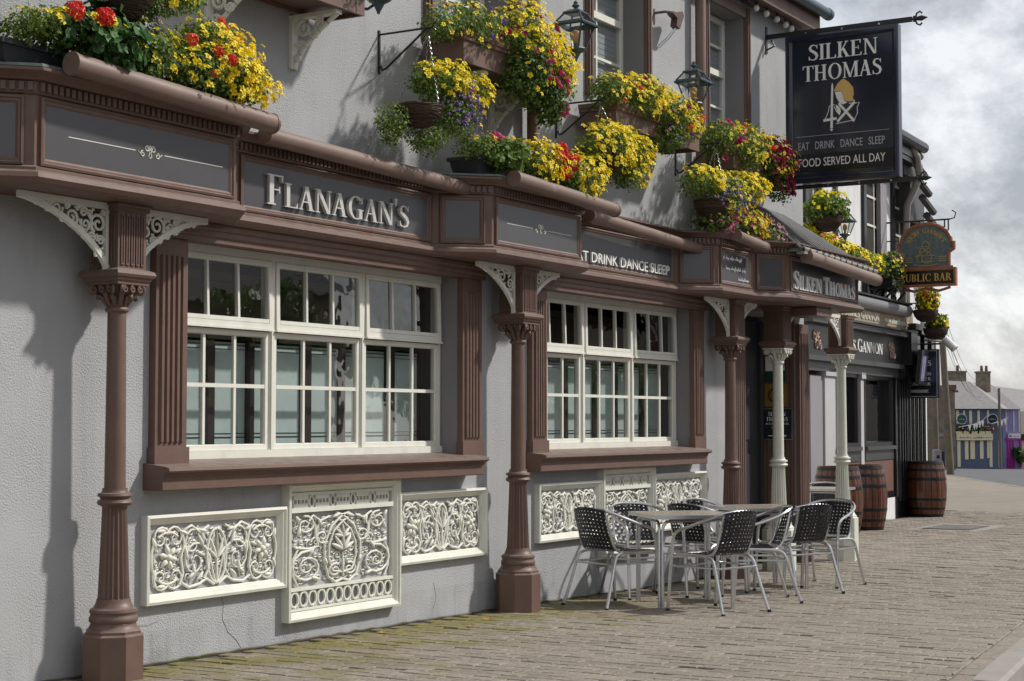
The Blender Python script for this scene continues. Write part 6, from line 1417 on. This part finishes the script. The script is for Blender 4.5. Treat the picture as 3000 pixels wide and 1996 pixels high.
flowers(t, P10, [('yellow', [1], 60), ('yellow', [0], 10, .4), ('rose', [0, 1], 60, None, 1.2), ('pink', [2], 26, None, 1.2)])
def window_box(label, x0, x1, y0, y1, z0, z1, br_x=()):
    t = thing('window_box', label, 'window box', ((x0 + x1) / 2, 0, z0), 'brown window boxes upstairs')
    mb = MB(); mb.box(x0, x1, y1, y1 + .02, z0, z1); mb.box(x0, x0 + .02, y1 + .0202, y0, z0, z1); mb.box(x1 - .02, x1, y1 + .0202, y0, z0, z1); mb.box(x0 + .021, x1 - .021, y1 + .021, y0, z0 + .03, z0 + .05); mb.box(x0 + .021, x1 - .021, y0 - .02, y0, z0, z1); obj('box', mb, brown, t)
    mb = MB(); mb.sweep([(0, z1 - .07), (.014, z1 - .065), (.014, z1 - .045), (.022, z1 - .035), (.026, z1 - .012), (.026, z1), (-.02, z1)], [(x0, y0), (x0, y1), (x1, y1), (x1, y0)]); obj('rim_moulding', mb, brown, t)
    mb = MB(); mb.box(x0 + .02, x1 - .02, y1 + .02, y0 - .02, z1 - .05, z1 - .03); obj('soil', mb, soil_m, t)
    for x in br_x:
        mb = MB(); F = lambda u, v, d: (x - d, -u, z0 + v); D_ = -y1 - .03; H_ = .34
        mb.fbox(F, .0, D_, -.028, -.002, -.03, .03); mb.fbox(F, .001, .024, -H_, -.0285, -.03, .03)
        for (u, v, r0, a, tt) in ((.09, -.09, .055, 90, 1.4), (.20, -.07, .036, 60, 1.3), (.065, -.19, .036, 20, -1.4), (.16, -.13, .03, 150, 1.2), (.05, -.27, .022, 60, 1.2)): mb.tube([F(a_ * D_ / .33, b_, 0) for a_, b_ in spiral(u, v, r0, .008, a, tt)], .013, 5)
        for k in range(7): a0 = k / 7.; mb.tube([F(.026 + (D_ - .04) * (1 - a0) ** 1.6, -.03 - H_ * .92 * a0, 0), F(.026 + (D_ - .04) * (1 - a0 - .13) ** 1.6 if a0 < .85 else .026, -.03 - H_ * .92 * (a0 + .12), 0)], .016, 6)
        obj('scroll_bracket', mb, cream, t)
    return t
BOXM = mat('pale_green_box', (.30, .36, .32), .6)
t = window_box('pale green window box at the top left corner of the photo', 4.5, 5.86, -.06, -.40, 3.62, 3.9, (5.42,))
t.children[0].data.materials[0] = BOXM
t = window_box('brown window box on scroll brackets cut by the top edge of the photo', 7.42, 8.50, -.06, -.40, 4.0, 4.21, (7.47, 8.27))
P2 = [(8.1, -.3, 4.22, .3, .08), (8.44, -.42, 4.18, .10, .08)]; leaves('foliage', P2, 1200, .022, leaf_m, t); flowers(t, P2, [('pink', [1], 6), ('yellow', [0], 8)])
t = window_box('brown window box spilling yellow flowers and magenta petunias beside the first lantern', 9.66, 11.15, -.06, -.40, 3.93, 4.15, (10.0, 10.65))
P3 = [(9.52, -.3, 4.17, .14, .12), (9.85, -.34, 4.22, .26, .15), (10.42, -.42, 4.24, .24, .22), (10.70, -.43, 4.14, .21, .18), (10.97, -.42, 4.04, .13, .13), (10.37, -.46, 3.98, .19, .17), (10.70, -.44, 3.89, .18, .16), (10.80, -.44, 3.76, .11, .11)]
leaves('foliage', P3, 9500, .022, leaf_m, t); leaves('trailing_foliage', [P3[i] for i in (5, 6, 7)], 1500, .034, leaf_dark, t)
flowers(t, P3, [('yellow', [2, 3, 4], 215), ('yellow', [0, 1], 26), ('yellow', [5], 16), ('magenta', [5, 6], 16, None, 1.1), ('wine', [1, 2, 3], 14), ('magenta', [7], 7, None, 1.2), ('pink', [0, 1], 8), ('violet', [1, 2], 5)])
t = window_box('brown window box of mixed yellow and red flowers between the two lanterns', 11.95, 13.55, -.06, -.40, 3.84, 4.03, ())
P7 = [(11.86, -.38, 4.10, .17, .12), (12.35, -.38, 4.13, .28, .17), (12.90, -.40, 4.06, .24, .17), (13.30, -.38, 4.04, .14, .13), (12.85, -.42, 3.86, .18, .12)]
leaves('foliage', P7, 7500, .024, leaf_m, t)
flowers(t, P7, [('yellow', [1, 2, 3], 220), ('pale', [0, 1], 22), ('yellow', [0], 20), ('orange', [0], 8), ('scarlet', [1, 2], 6, None, .8), ('wine', [1, 2, 3], 12), ('violet', [4], 9), ('pink', [4, 2], 14)])
t = window_box('brown window box with wine-red petunias beside the large hanging sign', 14.4, 15.75, -.06, -.36, 3.81, 4.01, ())
P8 = [(14.1, -.36, 4.05, .22, .14), (14.64, -.36, 4.04, .29, .19), (15.25, -.38, 3.98, .22, .20), (15.42, -.40, 3.78, .13, .18), (14.05, -.34, 3.92, .12, .10)]
leaves('foliage', P8, 6500, .026, leaf_m, t)
flowers(t, P8, [('yellow', [1, 2], 120), ('yellow', [0], 18), ('wine', [2, 3], 85, None, 1.1), ('magenta', [3, 2], 40), ('magenta', [0, 4], 14), ('red', [1], 4, None, .6)])
# --- hanging baskets
def basket(label, c, r, tip, blobs, wick=wicker):
    t = thing('hanging_basket', label, 'hanging basket', (c[0], c[1], c[2] - r), 'hanging flower baskets'); x, y, z = c; mb = MB()
    for k in range(22):
        a = R(4 + 84 * k / 21); rr = r * math.cos(a) ** .8; zz = z - r * .95 * math.sin(a); n = 20
        mb.tube([(x + (rr + rnd.uniform(-.004, .004)) * math.cos(b), y + (rr + rnd.uniform(-.004, .004)) * math.sin(b), zz + rnd.uniform(-.004, .004)) for b in np.linspace(0, 2 * math.pi, n)], .0055, 4)
    for k in range(16):
        b = 2 * math.pi * k / 16; mb.tube([(x + r * 1.01 * math.cos(R(a)) ** .8 * math.cos(b), y + r * 1.01 * math.cos(R(a)) ** .8 * math.sin(b), z - r * .96 * math.sin(R(a))) for a in (0, 25, 50, 75, 88)], .004, 4)
    obj('wicker_bowl', mb, wick, t)
    mb = MB(); mb.lathe([(r * .96, z), (r * .9, z - r * .3), (r * .65, z - r * .68), (r * .2, z - r * .9)], x, y, 16); obj('liner', mb, soil_m, t)
    for k in range(3):
        a = 2 * math.pi * k / 3 + .5; p0 = Vector((x + r * math.cos(a), y + r * math.sin(a), z)); p1 = Vector(tip); L = (p1 - p0).length; n = int(L / .022); mb = MB(); d = (p1 - p0).normalized(); u = d.orthogonal().normalized(); v = d.cross(u)
        for j in range(n):
            c_ = p0.lerp(p1, (j + .5) / n); e_ = u if j % 2 else v
            mb.tube([c_ + d * .014 * math.cos(q) + e_ * .006 * math.sin(q) for q in np.linspace(0, 2 * math.pi, 7)], .0024, 3, caps=False)
        obj('chain', mb, chain_m, t)
    return t
t = basket('wicker hanging basket cut by the top edge of the photo above the nearest bay', (6.24, -.50, 3.66), .17, (6.22, -.42, 4.22), None)
P0 = [(6.55, -.5, 3.69, .2, .09), (6.44, -.5, 3.60, .12, .06), (6.74, -.5, 3.72, .08, .08)]; leaves('foliage', P0, 1800, .022, leaf_m, t); flowers(t, P0, [('yellow', [2, 0], 22), ('purple', [0, 1], 12)])
t = basket('wicker hanging basket of yellow and purple flowers on the bare wall above the pub name', (9.06, -.44, 3.52), .155, (9.21, -.41, 4.03), None)
P4 = [(9.34, -.42, 3.72, .18, .12), (9.68, -.42, 3.71, .15, .12), (9.14, -.42, 3.69, .11, .10), (9.46, -.44, 3.54, .17, .17), (8.87, -.36, 3.37, .12, .13), (9.22, -.40, 3.32, .14, .08)]
leaves('foliage', P4, 7000, .020, leaf_m, t)
flowers(t, P4, [('yellow', [0, 1], 110), ('yellow', [2], 18, .1), ('purple', [3], 110, None, 1.15), ('yellow', [3], 10), ('purple', [4], 5), ('violet', [3], 6, None, .8)]); stems(t, P4, [0, 1, 2], 40)
t = basket('hanging basket covered in yellow flowers below the second window box', (11.72, -.44, 3.56), .15, (11.66, -.41, 3.95), None)
P6 = [(11.72, -.44, 3.60, .30, .18), (12.10, -.44, 3.60, .16, .18), (12.06, -.44, 3.42, .15, .09), (11.45, -.44, 3.52, .13, .09)]
leaves('foliage', P6, 6000, .022, leaf_m, t); flowers(t, P6, [('yellow', [0, 1], 210), ('yellow', [2, 3], 26)])
t = basket('hanging basket of yellow and violet flowers left of the porch roof', (13.72, -.44, 3.42), .16, (13.89, -.41, 3.92), None)
P9 = [(13.50, -.44, 3.56, .21, .12), (14.40, -.44, 3.60, .24, .15), (13.86, -.46, 3.44, .26, .15), (14.0, -.44, 3.58, .2, .1)]
leaves('foliage', P9, 6000, .022, leaf_m, t); flowers(t, P9, [('yellow', [0, 1], 150), ('yellow', [3], 18), ('purple', [2], 110, None, 1.25), ('yellow', [2], 26)])
# --- far planting on the neighbouring pub: flowers too small to part
def far_flowers(t, blobs, n, m, s, up=0):
    B = [blob(b) for b in blobs]; mb = MB()
    for k in range(n):
        c, r = B[rng.integers(len(B))]; d = nrm_(rng.normal(size=3) + np.array([-.3, -.6, .5])); p = c + d * r * rng.uniform(.85, 1.1); nn = Vector(nrm_(d + rng.normal(size=3) * .3 + np.array([0, 0, .3]))); u = nn.orthogonal().normalized(); v = nn.cross(u); p = Vector(p)
        q = s * rng.uniform(.7, 1.2); mb.add([p + u * q, p + v * q, p - u * q, p - v * q], [(0, 1, 2, 3)])
    obj('blossom', mb, m, t, kind='stuff')
fb = lambda L: [(x, y, z, rx, rx * .7, rz) for x, y, z, rx, rz in L]
P11 = fb([(21.51, 1.37, 4.33, .42, .20)]); t = basket('far hanging basket of straggly green and yellow in front of the white wall', (21.52, 1.37, 4.22), .22, (21.5, 1.6, 4.75), None)
leaves('foliage', P11, 2600, .05, leaf_m, t, ymax=None); far_flowers(t, fb([(21.15, 1.3, 4.38, .15, .15), (21.85, 1.35, 4.32, .18, .2), (21.5, 1.3, 4.5, .3, .05)]), 110, yel, .028)
mb = MB(); mb.tube([(21.5, 1.62, 4.75), (21.5, 1.88, 4.75)], .012, 5); obj('wall_arm', mb, black_iron, t)
P12 = fb([(21.37, 1.6, 3.98, .20, .14), (21.8, 1.62, 3.96, .22, .15), (22.3, 1.65, 3.93, .24, .15), (22.9, 1.66, 3.90, .24, .16), (23.4, 1.68, 3.87, .24, .16), (23.9, 1.70, 3.84, .24, .16), (24.5, 1.73, 3.81, .24, .17)])
t = thing('window_box', 'long box of dense yellow flowers on the neighbouring white wall', 'window box', (23, 1.7, 3.7)); mb = MB(); mb.fbox(GF, -1.5, 1.75, 3.66, 3.84, .05, .40); obj('box', mb, black_paint, t)
leaves('foliage', P12, 4200, .045, leaf_m, t, ymax=None); far_flowers(t, P12, 900, yel, .026); far_flowers(t, P12[1:3], 30, MATS['orange_petal'], .03)
P12b = fb([(25.46, 1.80, 3.86, .34, .24), (26.1, 1.84, 3.84, .24, .18), (25.5, 1.8, 3.62, .28, .14)])
t = thing('window_box', 'box of yellow and wine flowers left of the arched pub sign', 'window box', (25.6, 1.8, 3.45)); mb = MB(); mb.fbox(GF, 2.2, 3.25, 3.52, 3.70, .05, .38); obj('box', mb, black_paint, t)
for s_ in (2.35, 3.05): mb = MB(); mb.tube([GF(s_, 3.50, .36), GF(s_, 3.38, .25), GF(s_, 3.2, .03)], .02, 5); mb.tube([GF(s_, 3.50 + b * .8, .16 + a) for a, b in spiral(0, -.1, .1, .02, 90, 1.3)], .014, 5); mb.tube([GF(s_, 3.5, .02), GF(s_, 3.15, .02)], .02, 5); obj('scroll_bracket', mb, black_iron, t)
leaves('foliage', P12b, 2600, .05, leaf_dark, t, ymax=None); far_flowers(t, P12b[:2], 230, yel, .028); far_flowers(t, P12b, 40, mag_p, .032); far_flowers(t, P12b[2:], 20, MATS['pale_pink_petal'], .03)
P13 = fb([(26.7, 1.59, 3.41, .26, .24)]); t = basket('far hanging basket of yellow and red flowers under the arched pub sign', (26.65, 1.6, 3.25), .2, (26.65, 1.8, 3.75), None)
leaves('foliage', P13, 1500, .05, leaf_m, t, ymax=None); far_flowers(t, P13, 200, yel, .03); far_flowers(t, P13, 22, red_p, .035); mb = MB(); mb.tube([(26.65, 1.8, 3.75), (26.65, 2.15, 3.75)], .012, 5); obj('wall_arm', mb, black_iron, t)
P14 = fb([(27.15, 1.57, 3.07, .26, .14)]); t = basket('lowest and farthest hanging basket, mostly green, beside the security camera', (27.12, 1.58, 2.98), .2, (27.12, 1.8, 3.4), None)
leaves('foliage', P14, 1300, .05, leaf_lime, t, ymax=None); far_flowers(t, P14, 60, yel, .028); mb = MB(); mb.tube([(27.12, 1.8, 3.4), (27.12, 2.2, 3.4)], .012, 5); obj('wall_arm', mb, black_iron, t)
# planters at the blue and purple houses
t = thing('window_box', 'row of flower boxes above the fascia of the blue house', 'window box', BF(U(2850), V_(1271), .3)); mb = MB()
for a in (2806, 2826, 2850, 2872, 2890): mb.fbox(BF, U(a) - .22, U(a) + .28, V_(1271) + .005, V_(1263), .0, .3)
obj('box', mb, cream_trim, t)
L = []
for a in range(2804, 2908, 8): x, y, z = BF(U(a), V_(1257), .15); L.append((x, y, z, .26, .26, .30))
leaves('foliage', L, 1300, .16, leaf_dark, t, ymax=None); far_flowers(t, L, 90, pink_p, .07); far_flowers(t, L, 60, cream, .06)
def tree(name, label, x, y, h, r, cat='tree', n=2500, ls=.35, base=None, trunk=True, group=None):
    base = gz(x) - .12 if base is None else base; t = thing(name, label, cat, (x, y, base), group)
    if trunk: mb = MB(); mb.tube([(x, y, base - .1), (x + .05, y, base + h * .3), (x, y + .05, base + h * .7)], [r * .12, r * .09, r * .04], 8); obj('trunk', mb, bark, t)
    L = [(x + rng.normal() * r * .4, y + rng.normal() * r * .4, base + h * (.6 + .28 * rng.random()) if trunk else base + h * (.25 + .5 * rng.random()), r * .5, r * .5, h * .2) for _ in range(9)]; leaves('crown', L, n, ls, leaf_dark, t, ymax=None, kind=None); return t
x, y, z = PF(U2(2976), 0, .8); tree('potted_shrub', 'dark green clipped shrub in front of the magenta shopfront', x, y, 2.3, .55, 'shrub', 700, .2, z, False)
for k, (x, y, h, r) in enumerate(((33.5, -16, 4.3, 1.4), (40.5, -18, 3.3, 1.3), (47, -17, 4.0, 2.2), (23.2, -12.5, 4.6, 1.2))): tree('street_tree', ['tall leafy tree nearest the dark house across the street', 'smallest leafy tree across the street, between two taller ones', 'widest leafy tree across the street, farthest from the dark house', 'leafy tree right in front of the dark house across the street'][k], x, y, h, r, 'tree', 1600, .3, group='trees across the street')
